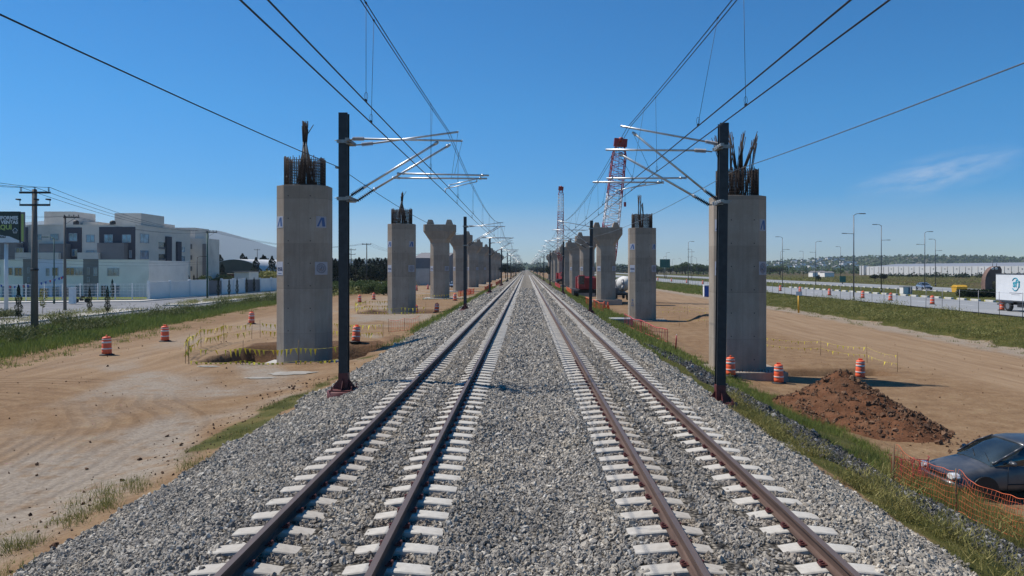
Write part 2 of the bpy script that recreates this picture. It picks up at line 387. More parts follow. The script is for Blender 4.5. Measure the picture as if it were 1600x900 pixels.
def gy():
    a = [-60, -30, -10, 0, 4] + list(np.arange(5, 50, .22)) + list(np.arange(50, 100, .7)) + list(np.arange(100, 200, 3)) + [210, 230, 250, 280, 320, 370, 430, 500, 600, 800, 1100, 1600, 2400, 3500, 6000, 16000]
    return np.array(sorted(set(np.round(a, 3))))
gX, gY = gx(), gy()
XX, YY = np.meshgrid(gX, gY); ZZ = height(XX, YY)
nx, ny = len(gX), len(gY)
vv = np.stack([XX, YY, ZZ], -1).reshape(-1, 3)
ii = np.arange(nx*ny).reshape(ny, nx)
ff = np.stack([ii[:-1, :-1], ii[:-1, 1:], ii[1:, 1:], ii[1:, :-1]], -1).reshape(-1, 4)

# zone mask colours: R grass, G gravel, B pale dried mud
def ss(a, b, t): t = np.clip((t-a)/(b-a), 0, 1); return t*t*(3-2*t)
def zones(x, y):
    w = (fbm(x, y, 2.2, 21)-.5)*2.0; w2 = (fbm(x, y, 6, 31)-.5)*2
    grass = ss(0, 1.0, (grassline(y)+w*1.2)-x)
    grass = np.maximum(grass, ss(34.2, 35.4, x+w*1.1))
    gravel = ss(-7.3, -6.7, x+w*.45)*ss(-6.3, -5.7, -x+w*.3)
    dark = ss(6.6, 7.0, x+w*.4)*ss(-8.9, -8.4, -x+w*.5)*ss(-44, -34, -y)
    gravel = np.maximum(gravel, dark)
    gr2 = ss(5.7, 6.2, x+w*.5)*ss(-7.3, -6.7, -x+w*.4)+ss(8.4, 8.9, x+w*.5)*ss(-11.2, -10.2, -x+w*.9)
    gr2 = np.maximum(gr2, ss(5.8, 6.3, x+w*.3)*ss(-11.6, -9.6, -x+w*1.2)*ss(30, 46, y))
    gl = ss(6.6, 7.0, -x+w*.6)*ss(-8.3, -7.6, x+w*.7)*np.clip(.15+ss(.4, .6, fbm(x, y, 4, 77))*.75+ss(45, 55, y), 0, 1)
    grass = np.maximum(grass, np.maximum(gr2*.85, gl*.8))
    pale = np.clip(ss(.50, .66, fbm(x*1.0+y*.35, y*.5, 5, 41))+ss(.36, .55, fbm(x, y, 4, 42))*ss(-15.5, -11, x+(y-10)*-.12)*ss(34, 22, y)*.9, 0, 1)*ss(7, 8.2, -x)*ss(-26, -18, x)
    shoulder = ss(.8, 0, np.abs(x-33.6)-1.0+w*.5)
    return grass, gravel, pale, shoulder
g_, v_, p_, s_ = zones(XX, YY)
def ground_mat():
    m, nt, b = new_mat('ground_surface')
    t = nt.nodes.new('ShaderNodeTexCoord'); v = t.outputs['Object']
    at = nt.nodes.new('ShaderNodeAttribute'); at.attribute_name = 'zone'
    sp = nt.nodes.new('ShaderNodeSeparateColor'); nt.links.new(at.outputs['Color'], sp.inputs[0])
    pos = nt.nodes.new('ShaderNodeSeparateXYZ'); nt.links.new(v, pos.inputs[0])
    fine = noise(nt, v, 9, 5, .65); mid = noise(nt, v, 1.1, 6, .62); big = noise(nt, v, .16, 5, .6); vf = noise(nt, v, 45, 3, .6)
    mp = nt.nodes.new('ShaderNodeMapping'); mp.inputs['Scale'].default_value = (1.0, .06, 1); mp.inputs['Rotation'].default_value = (0, 0, R(-3)); nt.links.new(v, mp.inputs[0])
    lanes = noise(nt, mp.outputs[0], 1.5, 6, .66)
    dirt = ramp(nt, big, [(.28, (.27, .165, .095)), (.48, (.36, .245, .15)), (.62, (.42, .31, .20)), (.78, (.31, .20, .12))])
    dirt = mixc(nt, .7, dirt, ramp(nt, mid, [(.3, (.19, .11, .062)), (.5, (.36, .24, .145)), (.70, (.52, .40, .27))]))
    dirt = mixc(nt, .36, dirt, ramp(nt, fine, [(.3, (.18, .11, .065)), (.7, (.52, .40, .28))]))
    # driven lanes: paler, compacted, streaked along the line
    lane = math_(nt, 'MULTIPLY', at.outputs['Alpha'], .78)
    dirt = mixc(nt, lane, dirt, ramp(nt, lanes, [(.28, (.33, .23, .155)), (.5, (.45, .335, .235)), (.72, (.56, .44, .32))]))
    # curved wheel ruts on the left
    cx = nt.nodes.new('ShaderNodeVectorMath'); cx.operation = 'SUBTRACT'; nt.links.new(v, cx.inputs[0]); cx.inputs[1].default_value = (-20.0, 17.0, 0)
    sc = nt.nodes.new('ShaderNodeVectorMath'); sc.operation = 'MULTIPLY'; nt.links.new(cx.outputs[0], sc.inputs[0]); sc.inputs[1].default_value = (1, .8, 0)
    ln = nt.nodes.new('ShaderNodeVectorMath'); ln.operation = 'LENGTH'; nt.links.new(sc.outputs[0], ln.inputs[0])
    rad = math_(nt, 'ADD', ln.outputs['Value'], math_(nt, 'ADD', math_(nt, 'MULTIPLY', noise(nt, v, .14, 2, .4), 3.0), math_(nt, 'MULTIPLY', fine, .10)))
    rut = math_(nt, 'SINE', math_(nt, 'MULTIPLY', rad, 13))
    rmask = math_(nt, 'MULTIPLY', math_(nt, 'MULTIPLY', math_(nt, 'GREATER_THAN', rad, 7.2), math_(nt, 'LESS_THAN', rad, 12.8)), math_(nt, 'LESS_THAN', pos.outputs[0], -9))
    rmask = math_(nt, 'MULTIPLY', rmask, ramp(nt, noise(nt, v, .35, 3, .5), [(.32, (0, 0, 0)), (.52, (1, 1, 1))]))
    dirt = mixc(nt, math_(nt, 'MULTIPLY', math_(nt, 'MULTIPLY', rmask, ramp(nt, rut, [(.35, (0, 0, 0)), (.75, (1, 1, 1))])), .42), dirt, (.20, .13, .08))
    pm = math_(nt, 'MULTIPLY', sp.outputs[2], ramp(nt, noise(nt, v, 1.3, 5, .65), [(.27, (0, 0, 0)), (.5, (1, 1, 1))]))
    dirt = mixc(nt, math_(nt, 'MULTIPLY', pm, .88), dirt, ramp(nt, fine, [(.3, (.32, .29, .26)), (.7, (.56, .53, .50))]))
    dg = nt.nodes.new('ShaderNodeAttribute'); dg.attribute_name = 'dug_shade'
    dirt = mixc(nt, math_(nt, 'MULTIPLY', dg.outputs['Fac'], .85), dirt, ramp(nt, fine, [(.3, (.085, .045, .026)), (.7, (.22, .13, .08))]))  # dug earth in the pits, darkened further to paint in their shade
    # small clods and pebbles
    vo = nt.nodes.new('ShaderNodeTexVoronoi'); vo.inputs['Scale'].default_value = 5; nt.links.new(v, vo.inputs['Vector'])
    peb = math_(nt, 'LESS_THAN', vo.outputs['Distance'], math_(nt, 'MULTIPLY', math_(nt, 'SUBTRACT', mid, .42), .9))
    dirt = mixc(nt, math_(nt, 'MULTIPLY', peb, .35), dirt, vo.outputs['Color'], 'SOFT_LIGHT')
    # gravel
    vg = nt.nodes.new('ShaderNodeTexVoronoi'); vg.inputs['Scale'].default_value = 17; nt.links.new(v, vg.inputs['Vector'])
    sg = nt.nodes.new('ShaderNodeSeparateColor'); nt.links.new(vg.outputs['Color'], sg.inputs[0])
    grav = ramp(nt, sg.outputs[0], [(0, (.12, .12, .125)), (.35, (.30, .295, .285)), (.7, (.48, .465, .44)), (1, (.7, .68, .64))])
    grav = mixc(nt, ramp(nt, vg.outputs['Distance'], [(.25, (0, 0, 0)), (.75, (1, 1, 1))]), grav, (.035, .034, .033))
    far = ramp(nt, mid, [(.3, (.30, .295, .28)), (.7, (.40, .39, .37))])
    yy = math_(nt, 'MULTIPLY', math_(nt, 'SUBTRACT', pos.outputs[1], 18), .025, True)
    grav = mixc(nt, yy, grav, mixc(nt, .25, far, grav))
    # turf soil under the grass, browner fields far off
    soil = ramp(nt, mid, [(.3, (.07, .085, .025)), (.5, (.13, .14, .045)), (.72, (.22, .19, .08))])
    fld = ramp(nt, noise(nt, v, .035, 6, .6), [(.35, (.085, .095, .035)), (.5, (.13, .115, .055)), (.65, (.17, .125, .07))])
    farx = math_(nt, 'MULTIPLY', math_(nt, 'SUBTRACT', math_(nt, 'ABSOLUTE', pos.outputs[0]), 92), .05, True)
    soil = mixc(nt, farx, soil, fld)
    edge = math_(nt, 'ADD', sp.outputs[0], math_(nt, 'MULTIPLY', math_(nt, 'SUBTRACT', fine, .5), .9))
    gm = ramp(nt, edge, [(.38, (0, 0, 0)), (.58, (1, 1, 1))])
    c = mixc(nt, gm, dirt, soil)
    edge2 = math_(nt, 'ADD', sp.outputs[1], math_(nt, 'MULTIPLY', math_(nt, 'SUBTRACT', fine, .5), .7))
    vm = ramp(nt, edge2, [(.42, (0, 0, 0)), (.55, (1, 1, 1))])
    c = mixc(nt, vm, c, grav)
    c = mixc(nt, 1.0, c, (.63, .57, .485), 'MULTIPLY')
    nt.links.new(c, b.inputs['Base Color']); b.inputs['Roughness'].default_value = .95; b.inputs['Specular IOR Level'].default_value = .12
    hgt = math_(nt, 'ADD', math_(nt, 'MULTIPLY', fine, .5), math_(nt, 'MULTIPLY', math_(nt, 'MULTIPLY', rut, rmask), .25))
    hgt = math_(nt, 'ADD', hgt, math_(nt, 'MULTIPLY', mid, .8))
    hgt = math_(nt, 'ADD', hgt, math_(nt, 'MULTIPLY', math_(nt, 'MULTIPLY', lanes, at.outputs['Alpha']), .5))
    hgt = math_(nt, 'ADD', hgt, math_(nt, 'MULTIPLY', math_(nt, 'MULTIPLY', vm, vg.outputs['Distance']), -.5))
    bump(nt, b, hgt, .09, .9)
    return m
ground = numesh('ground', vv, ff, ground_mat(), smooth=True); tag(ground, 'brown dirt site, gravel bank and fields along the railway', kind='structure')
lane = ss(-24.5, -22.5, XX+0.02*YY)*ss(12.5, 15, -XX-.04*(YY-38))*ss(26, 36, YY)
lane = np.maximum(lane, ss(21, 24, XX+(fbm(XX, YY, 5, 61)-.5)*3)*ss(-33.2, -31.5, -XX))
lane = np.maximum(lane, s_*.8)
ca = ground.data.color_attributes.new('zone', 'FLOAT_COLOR', 'POINT')
dug_shade = box_mask(XX+.5*(fbm(XX, YY, 1.5, 5)-.5), YY+.6*(fbm(XX, YY, 1.5, 6)-.5), -16.3, -7.8, 36.2, 45.2, .4)+box_mask(XX, YY, -17.3, -9.3, 75.6, 84.4, .5)+.6*box_mask(XX+.6*(fbm(XX, YY, 1.5, 7)-.5), YY, 13.7, 20.6, 40.8, 44.2, .6)  # pit areas where shade is put into the earth colour
da = ground.data.attributes.new('dug_shade', 'FLOAT', 'POINT'); da.data.foreach_set('value', np.clip(dug_shade, 0, 1).astype(np.float32).ravel())
ca = ground.data.color_attributes['zone']
ca.data.foreach_set('color', np.stack([g_, v_, np.maximum(p_, s_*.9), np.clip(lane, 0, 1)], -1).astype(np.float32).ravel())

# ------------------------------------------------------------------ stones (uncountable gravel)
def rocks(name, pts, scl, m, label, seed):
    me = bpy.data.meshes.new(name); me.vertices.add(len(pts)); me.vertices.foreach_set('co', pts.astype(np.float32).ravel())
    a = me.attributes.new('sc', 'FLOAT_VECTOR', 'POINT'); a.data.foreach_set('vector', scl.astype(np.float32).ravel())
    r = np.random.default_rng(seed).uniform(0, 6.28, (len(pts), 3))
    a = me.attributes.new('rt', 'FLOAT_VECTOR', 'POINT'); a.data.foreach_set('vector', r.astype(np.float32).ravel())
    o = bpy.data.objects.new(name, me); COL.objects.link(o); tag(o, label, kind='stuff')
    ng = bpy.data.node_groups.new(name, 'GeometryNodeTree')
    ng.interface.new_socket('Geometry', in_out='INPUT', socket_type='NodeSocketGeometry'); ng.interface.new_socket('Geometry', in_out='OUTPUT', socket_type='NodeSocketGeometry')
    N, L = ng.nodes, ng.links; gi = N.new('NodeGroupInput'); go = N.new('NodeGroupOutput'); jn = N.new('GeometryNodeJoinGeometry')
    for k in range(6):
        ic = N.new('GeometryNodeMeshIcoSphere'); ic.inputs['Radius'].default_value = .5; ic.inputs['Subdivisions'].default_value = 2
        ps = N.new('GeometryNodeInputPosition'); va = N.new('ShaderNodeVectorMath'); va.operation = 'ADD'; va.inputs[1].default_value = (k*7.3, k*3.1, k*1.7)
        L.new(ps.outputs[0], va.inputs[0])
        nz = N.new('ShaderNodeTexNoise'); nz.inputs['Scale'].default_value = 1.7; nz.inputs['Detail'].default_value = 1.5; L.new(va.outputs[0], nz.inputs['Vector'])
        sb = N.new('ShaderNodeVectorMath'); sb.operation = 'SUBTRACT'; sb.inputs[1].default_value = (.5, .5, .5); L.new(nz.outputs['Color'], sb.inputs[0])
        sc = N.new('ShaderNodeVectorMath'); sc.operation = 'SCALE'; sc.inputs['Scale'].default_value = 1.15; L.new(sb.outputs[0], sc.inputs[0])
        sp = N.new('GeometryNodeSetPosition'); L.new(ic.outputs['Mesh'], sp.inputs['Geometry']); L.new(sc.outputs[0], sp.inputs['Offset'])
        mt = N.new('GeometryNodeSetMaterial'); mt.inputs['Material'].default_value = m; L.new(sp.outputs[0], mt.inputs['Geometry'])
        g2 = N.new('GeometryNodeGeometryToInstance'); L.new(mt.outputs[0], g2.inputs[0]); L.new(g2.outputs[0], jn.inputs[0])
    ip = N.new('GeometryNodeInstanceOnPoints'); L.new(gi.outputs[0], ip.inputs['Points']); L.new(jn.outputs[0], ip.inputs['Instance']); ip.inputs['Pick Instance'].default_value = True
    for nm, sk in (('sc', 'Scale'), ('rt', 'Rotation')):
        na = N.new('GeometryNodeInputNamedAttribute'); na.data_type = 'FLOAT_VECTOR'; na.inputs['Name'].default_value = nm; L.new(na.outputs['Attribute'], ip.inputs[sk])
    L.new(ip.outputs[0], go.inputs[0])
    md = o.modifiers.new('stones', 'NODES'); md.node_group = ng
    return o
def stone_mat(name, stops, dustc, rust=False):
    m, nt, b = new_mat(name)
    oi = nt.nodes.new('ShaderNodeObjectInfo'); t = nt.nodes.new('ShaderNodeNewGeometry')
    c = ramp(nt, oi.outputs['Random'], stops)
    c = mixc(nt, math_(nt, 'MULTIPLY', noise(nt, t.outputs['Position'], 30, 4, .6), .55), c, dustc)
    if rust:          # brake dust and rust beside each rail, paler dusty patches elsewhere
        sp = nt.nodes.new('ShaderNodeSeparateXYZ'); nt.links.new(t.outputs['Position'], sp.inputs[0]); dmin = None
        for xr_ in (-3.08, -1.58, 1.81, 3.31):
            q = math_(nt, 'ABSOLUTE', math_(nt, 'SUBTRACT', sp.outputs[0], xr_)); dmin = q if dmin is None else math_(nt, 'MINIMUM', dmin, q)
        f = math_(nt, 'MULTIPLY', math_(nt, 'SUBTRACT', 1.0, math_(nt, 'DIVIDE', dmin, .42), True), noise(nt, t.outputs['Position'], 2.2, 3, .6), True)
        c = mixc(nt, f, c, (.17, .105, .07))
        big = ramp(nt, noise(nt, t.outputs['Position'], .55, 4, .6), [(.3, (.68, .67, .66)), (.5, (.93, .92, .91)), (.7, (1.0, .95, .87))])
        c = mixc(nt, 1.0, c, big, 'MULTIPLY')
    nt.links.new(c, b.inputs['Base Color']); b.inputs['Roughness'].default_value = .9; b.inputs['Specular IOR Level'].default_value = .2
    return m
MT['stone'] = stone_mat('ballast_stone', [(0, (.15, .145, .135)), (.2, (.25, .235, .21)), (.4, (.37, .33, .275)), (.55, (.33, .32, .295)), (.7, (.46, .42, .35)), (.88, (.56, .51, .43)), (1, (.74, .70, .62))], (.37, .32, .255), True)
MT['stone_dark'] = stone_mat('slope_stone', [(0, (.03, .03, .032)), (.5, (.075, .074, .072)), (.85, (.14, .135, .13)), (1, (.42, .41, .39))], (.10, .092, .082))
MT['clod'] = stone_mat('earth_clod', [(0, (.075, .038, .021)), (.5, (.13, .070, .040)), (1, (.23, .14, .085))], (.15, .085, .05))
def infrustum(x, y, mgn=1.6):
    px = VX+x/np.maximum(y, .1)*F; w = mgn/np.maximum(y, .1)*F
    return (px > -w) & (px < 1600+w)
def scatter(x0, x1, y0, y1, dens):
    n = int((x1-x0)*(y1-y0)*dens); x = rng.uniform(x0, x1, n); y = rng.uniform(y0, y1, n); k = infrustum(x, y); return x[k], y[k]
pts, scs = [], []
for (y0, y1, dn, sz) in ((6.2, 14, 760, .043), (14, 24, 430, .053), (24, 42, 210, .072), (42, 75, 85, .105), (75, 130, 38, .14)):
    x, y = scatter(-7.6, 6.6, y0, y1, dn)
    g, v, p, _ = zones(x, y); w = (fbm(x, y, 1.2, 91)-.5)
    k = (v > .5+w*.7) & ~((x > 6.4)); x, y = x[k], y[k]
    s = sz*rng.lognormal(-.03, .34, len(x)); s = np.minimum(s, sz*2.1)
    # keep the sleeper ends and rail foots clear of stones standing on them
    xl = np.abs(x+2.33); xr = np.abs(x-2.56); ph = np.abs(((y-6.42+.3) % .6)-.3)
    mn = np.minimum(xl, xr); ons = (mn < 1.30) & (ph < .15+s*(.35 if y0 < 20 else .5)) & ~(mn < .02+.34*fbm(x, y, .7, 55)) & (rng.random(len(x)) > (.02 if y0 < 20 else 0))
    rail = (np.abs(np.minimum(xl, xr)-.7525) < .12+s*.3)
    z = height(x, y)+s*.15-(.025+s*.2)*(y0 > 20)*(mn < 1.6)
    keep = ~ons & ~(rail & (rng.random(len(x)) < .5)); x, y, z, s = x[keep], y[keep], z[keep], s[keep]
    pts.append(np.stack([x, y, z], -1)); scs.append(np.stack([s*rng.uniform(.9, 1.35, len(s)), s*rng.uniform(.8, 1.15, len(s)), s*rng.uniform(.6, .9, len(s))], -1))
rocks('ballast_stones', np.concatenate(pts), np.concatenate(scs), MT['stone'], 'pale grey crushed stone ballast under and beside both tracks', 1)
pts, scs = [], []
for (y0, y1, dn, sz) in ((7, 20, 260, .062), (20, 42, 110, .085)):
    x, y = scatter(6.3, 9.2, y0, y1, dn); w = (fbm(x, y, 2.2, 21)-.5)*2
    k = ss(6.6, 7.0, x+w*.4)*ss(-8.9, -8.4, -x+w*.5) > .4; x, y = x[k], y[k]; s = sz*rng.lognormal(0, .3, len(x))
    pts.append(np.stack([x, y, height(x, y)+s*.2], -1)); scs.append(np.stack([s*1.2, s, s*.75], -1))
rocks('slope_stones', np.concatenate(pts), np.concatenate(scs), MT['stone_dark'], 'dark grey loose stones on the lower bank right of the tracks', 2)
# loose clods on the dirt
x = np.concatenate([rng.uniform(-26, -7, 700), rng.normal(-8.2, .7, 450), rng.uniform(10, 33, 600)]); y = rng.uniform(9, 60, len(x)); y[700:1150] = rng.uniform(8, 30, 450)
k = infrustum(x, y); x, y = x[k], y[k]; s = rng.lognormal(-3.6, .5, len(x))
rocks('dirt_clods', np.stack([x, y, height(x, y)+s*.2], -1), np.stack([s*1.3, s, s*.7], -1), MT['clod'], 'small brown clods scattered over the dirt', 3)

# ------------------------------------------------------------------ grass and weeds (uncountable)
def blades(name, x, y, z, h, per, spread, wid, m, label, lean=.35, seed=0, leafy=0):
    r = np.random.default_rng(seed); n = len(x)*per
    bx = np.repeat(x, per)+r.normal(0, 1, n)*spread; by = np.repeat(y, per)+r.normal(0, 1, n)*spread
    bz = np.repeat(z, per)-.02; hh = np.repeat(h, per)*r.uniform(.45, 1.1, n)
    a = r.uniform(0, 6.28, n); w = np.repeat(wid, per)*r.uniform(.6, 1.3, n) if np.ndim(wid) else wid*r.uniform(.6, 1.3, n)
    lx = r.normal(0, lean, n)*hh; ly = r.normal(0, lean, n)*hh
    if leafy:      # leaves float along the stems
        t = r.uniform(.1, 1, n); bx = bx+lx*t; by = by+ly*t; bz = bz+hh*t; hh = np.repeat(h, per)*r.uniform(.10, .25, n); lx = r.normal(0, .8, n)*hh; ly = r.normal(0, .8, n)*hh
    v0 = np.stack([bx-np.cos(a)*w/2, by-np.sin(a)*w/2, bz], -1); v1 = np.stack([bx+np.cos(a)*w/2, by+np.sin(a)*w/2, bz], -1); v2 = np.stack([bx+lx, by+ly, bz+hh], -1)
    V = np.stack([v0, v1, v2], 1).reshape(-1, 3); T = np.arange(n*3).reshape(-1, 3)
    return tag(numesh(name, V, T, m), label, kind='stuff')
def zone_pts(x0, x1, y0, y1, dens, cond):
    n = int((x1-x0)*(y1-y0)*dens); x = rng.uniform(x0, x1, n); y = rng.uniform(y0, y1, n); k = infrustum(x, y, 3) & cond(x, y); return x[k], y[k]
gz = lambda x, y: zones(x, y)[0]
# right bank: bright turf strips
x, y = zone_pts(5.6, 11.6, 7, 34, 60, lambda x, y: (gz(x, y) > .45) & (fbm(x, y, 1.3, 81) > .46))
blades('grass', x, y, height(x, y), rng.uniform(.06, .18, len(x)), 6, .06, .012, 'turf', 'bright green turf on the bank right of the tracks', seed=1)
x, y = zone_pts(5.6, 13, 34, 170, 9, lambda x, y: (gz(x, y) > .4))
blades('grass', x, y, height(x, y), rng.uniform(.12, .35, len(x)), 6, .18, .035, 'grass_green', 'green turf below the far right-hand piers', seed=2)
# stray tufts past the edges of the turf
x, y = zone_pts(31.5, 35.3, 40, 120, 1.6, lambda x, y: (fbm(x, y, 2.0, 98) > .45) & (rng.random(len(x)) < (x-31.2)/4))
blades('grass', x, y, height(x, y), rng.uniform(.08, .3, len(x)), 16, .22, .04, 'turf', 'stray tufts at the foot of the right-hand grass bank', seed=27)
x, y = zone_pts(-32, -23, 32, 100, 1.6, lambda x, y: (np.abs(x-grassline(y)-1.2) < 1.6) & (fbm(x, y, 2.0, 99) > .48))
blades('grass', x, y, height(x, y), rng.uniform(.1, .35, len(x)), 16, .22, .04, 'turf', 'stray tufts at the edge of the left-hand verge', seed=28)
# tall dry weeds on the near right bank
x, y = zone_pts(5.8, 6.9, 7, 24, 8, lambda x, y: (fbm(x, y, 1.7, 85) > .47))
blades('weeds', x, y, height(x, y), rng.uniform(.18, .46, len(x)), 30, .11, .010, 'grass_dry', 'tall straggly weeds along the right edge of the ballast', lean=.28, seed=3)
blades('weeds', x, y, height(x, y), rng.uniform(.2, .5, len(x)), 80, .12, .018, 'grass_dry', 'yellowed seed heads of the weeds beside the ballast', lean=.3, seed=4, leafy=1)
x, y = zone_pts(8.8, 11, 9, 20, 22, lambda x, y: (fbm(x, y, 1.7, 86) > .35) & (x > 8.4))
blades('weeds', x, y, height(x, y), rng.uniform(.2, .45, len(x)), 36, .12, .010, 'grass_dry', 'olive weeds growing behind the orange mesh fence', lean=.28, seed=5)
x, y = zone_pts(8.4, 11.2, 16, 34, 30, lambda x, y: (fbm(x, y, 1.4, 87) > .4))
blades('grass', x, y, height(x, y), rng.uniform(.15, .34, len(x)), 12, .09, .014, 'grass_green', 'lush green grass at the foot of the earth heap', seed=6)
# left shoulder weeds
x, y = zone_pts(-8.4, -6.5, 7, 42, 14, lambda x, y: (gz(x, y) > .5) & (fbm(x, y, 1.0, 88) > .5))
blades('grass', x, y, height(x, y), rng.uniform(.07, .24, len(x)), 16, .10, .012, 'weed', 'sparse weeds along the left edge of the ballast', seed=7)
x, y = zone_pts(-8.6, -6.6, 40, 170, 9, lambda x, y: gz(x, y) > .3)
blades('grass', x, y, height(x, y), rng.uniform(.15, .45, len(x)), 9, .18, .035, 'grass_green', 'green grass strip between the left ballast and the piers', seed=8)
x = rng.uniform(-8.3, -6.9, 46); y = rng.uniform(8.6, 16.5, 46); k = fbm(x, y, 1.6, 97) > .42; x, y = x[k], y[k]
blades('weeds', x, y, height(x, y), rng.uniform(.12, .42, len(x)), 46, .12, .011, 'weed', 'straggly weeds where the ballast meets the dirt at the bottom left', seed=17)
blades('weeds', x, y, height(x, y), rng.uniform(.12, .35, len(x)), 40, .14, .016, 'grass_dry', 'dry yellow leaves of the weeds at the bottom left', seed=18, leafy=1)
x = np.concatenate([rng.uniform(6.0, 6.9, 16), rng.uniform(9.0, 10.6, 14)]); y = np.concatenate([rng.uniform(9, 15, 16), rng.uniform(11, 16, 14)])
blades('weeds', x, y, height(x, y), rng.uniform(.4, .65, 30), 150, .17, .016, 'grass_dry', 'bushy yellow-green weeds at the bottom right', seed=19, leafy=1)
# left verge
def lv(x, y): return (x < grassline(y)+.3)
x, y = zone_pts(-38, -25, 30, 125, 6.5, lv)
blades('grass', x, y, height(x, y), rng.uniform(.25, .6, len(x)), 16, .28, .05, 'grass_green', 'green grass verge between the dirt and the left street', seed=9)
x, y = zone_pts(-37.5, -28, 34, 125, 1.4, lambda x, y: lv(x, y) & (x < grassline(y)-2.2) & (fbm(x, y, 4, 89) > .45))
blades('weeds', x, y, height(x, y), rng.uniform(.5, 1.25, len(x)), 110, .38, .07, 'weed_dark', 'dark bushy weeds in the left verge', seed=10, leafy=1)
x, y = zone_pts(-46, -25, 125, 330, .9, lambda x, y: (x < -30) & (x > -31-.09*(y-110)))
blades('weeds', x, y, height(x, y), rng.uniform(.5, 1.6, len(x)), 40, .8, .16, 'weed', 'rough green scrub beyond the left street', seed=11, leafy=1)
# right verge
def rv(x, y): return (x > 34.9)
x, y = zone_pts(34.5, 42.2, 40, 150, 6.0, rv)
blades('grass', x, y, height(x, y), rng.uniform(.08, .30, len(x)), 14, .28, .045, 'turf', 'green grass bank between the dirt and the right-hand road', seed=12)
x, y = zone_pts(35, 41.5, 45, 260, .9, lambda x, y: rv(x, y) & (fbm(x, y, 4, 90) > .5))
blades('weeds', x, y, height(x, y), rng.uniform(.4, .9, len(x)), 90, .4, .06, 'weed', 'clumps of taller weeds on the right-hand bank', seed=13, leafy=1)
x, y = zone_pts(34.5, 42.2, 150, 420, 1.3, rv)
blades('grass', x, y, height(x, y), rng.uniform(.25, .6, len(x)), 12, .6, .12, 'grass_green', 'far end of the green bank beside the right-hand road', seed=14)
x, y = zone_pts(57.6, 74.6, 85, 330, .8, lambda x, y: x > 0)
blades('grass', x, y, height(x, y), rng.uniform(.05, .14, len(x)), 12, .6, .10, 'grass_green', 'mown grass of the median between the two roads', seed=15)
# field scrub far right
x, y = zone_pts(93, 520, 140, 560, .05, lambda x, y: fbm(x, y, 30, 71) > .42)
blades('scrub', x, y, height(x, y), rng.uniform(.4, 1.2, len(x)), 22, 1.8, .35, 'weed', 'dry scrub over the open field beyond the roads', seed=16, leafy=1)

# ------------------------------------------------------------------ roads and pavements
def sheet(name, pts, z, m, label, t=.0):
    b = MB(); n = len(pts)//2
    b.v = [(p[0], p[1], z) for p in pts]; b.f = [(i, i+1, n*2-2-i, n*2-1-i) for i in range(n-1)]; b.sm = [False]*len(b.f)
    o = b.build(name, m); return tag(o, label, kind='structure')
def strip(name, x0, x1, ys, z, m, label):
    return sheet(name, [(x0, y) for y in ys]+[(x1, y) for y in reversed(ys)], z, m, label)
# right-hand dual carriageway
strip('road', 42.6, 57.2, [-20, 1500], -1.035, 'road_conc', 'pale concrete carriageway on the right with orange drums')
strip('road', 75.2, 91.8, [-20, 1500], -1.03, 'road_conc', 'second pale carriageway beyond the grass median')
b = MB()
if 1:
    for k in range(60):
        y = 40+k*9.0; b.box((49.6, y, -1.027), (.12, 3.0, .004))
    tag(b.build('road_markings', 'white'), 'broken white lane line on the near carriageway', kind='structure')
# left street and side street
strip('road', -41.6, -37.9, [20, 200], -1.50, 'asphalt', 'near lane of the street left of the verge')
sheet('road', [(-45.0, 20), (-45.0, 86), (-45.0, 104), (-45, 200), (-50.2, 200), (-53.0, 104), (-120, 86), (-120, 20)], -1.498, 'asphalt', 'wide street junction in front of the white houses')
strip('road', -45.0, -41.6, [84, 93], -1.496, 'asphalt', 'gap in the planted median of the left street')
b = MB()
b.addv([(-53.2, 104, -1.38), (-120, 86.4, -1.38), (-120, 90.5, -1.38), (-54.9, 108.2, -1.38), (-53.2, 104, -1.6), (-120, 86.4, -1.6), (-120, 90.5, -1.6), (-54.9, 108.2, -1.6)],
       [(3, 2, 1, 0), (0, 1, 5, 4), (1, 2, 6, 5), (2, 3, 7, 6), (3, 0, 4, 7)])
b.addv([(-53.2, 104, -1.38), (-54.9, 108.2, -1.38), (-51.9, 200, -1.38), (-50.2, 200, -1.38), (-53.2, 104, -1.6), (-50.2, 200, -1.6)], [(0, 3, 2, 1), (0, 4, 5, 3)])
tag(b.build('pavement', 'pavement'), 'pale pavement in front of the white fence and garden wall', kind='structure')
for (y0, y1, lab) in ((30, 83.5, 'raised planted median with low shrubs on the left street'), (93.5, 200, 'far planted median with a row of slim cypresses')):
    b = MB(); b.bb(-44.9, -41.7, y0, y1, -1.62, -1.36); tag(b.build('median', 'pavement', bevel=.04), lab, kind='structure')
    x = rng.uniform(-44.5, -42.1, int((y1-y0)*5)); y = rng.uniform(y0+.4, y1-.4, len(x)); k = fbm(x, y, 3, 93) > (.42 if y0 < 50 else .3); x, y = x[k], y[k]
    blades('weeds', x, y, np.full(len(x), -1.36), rng.uniform(.2, .7, len(x)), 50, .25, .05, 'weed', 'brown-green shrubs on the '+('near' if y0 < 50 else 'far')+' median of the left street', seed=20+int(y0), leafy=1)
    x = rng.uniform(-44.7, -41.9, int((y1-y0)*14)); y = rng.uniform(y0+.2, y1-.2, len(x))
    blades('grass', x, y, np.full(len(x), -1.37), rng.uniform(.05, .2, len(x)), 6, .2, .05, 'grass_dry', 'dry grass on the '+('near' if y0 < 50 else 'far')+' median of the left street', seed=21+int(y0))

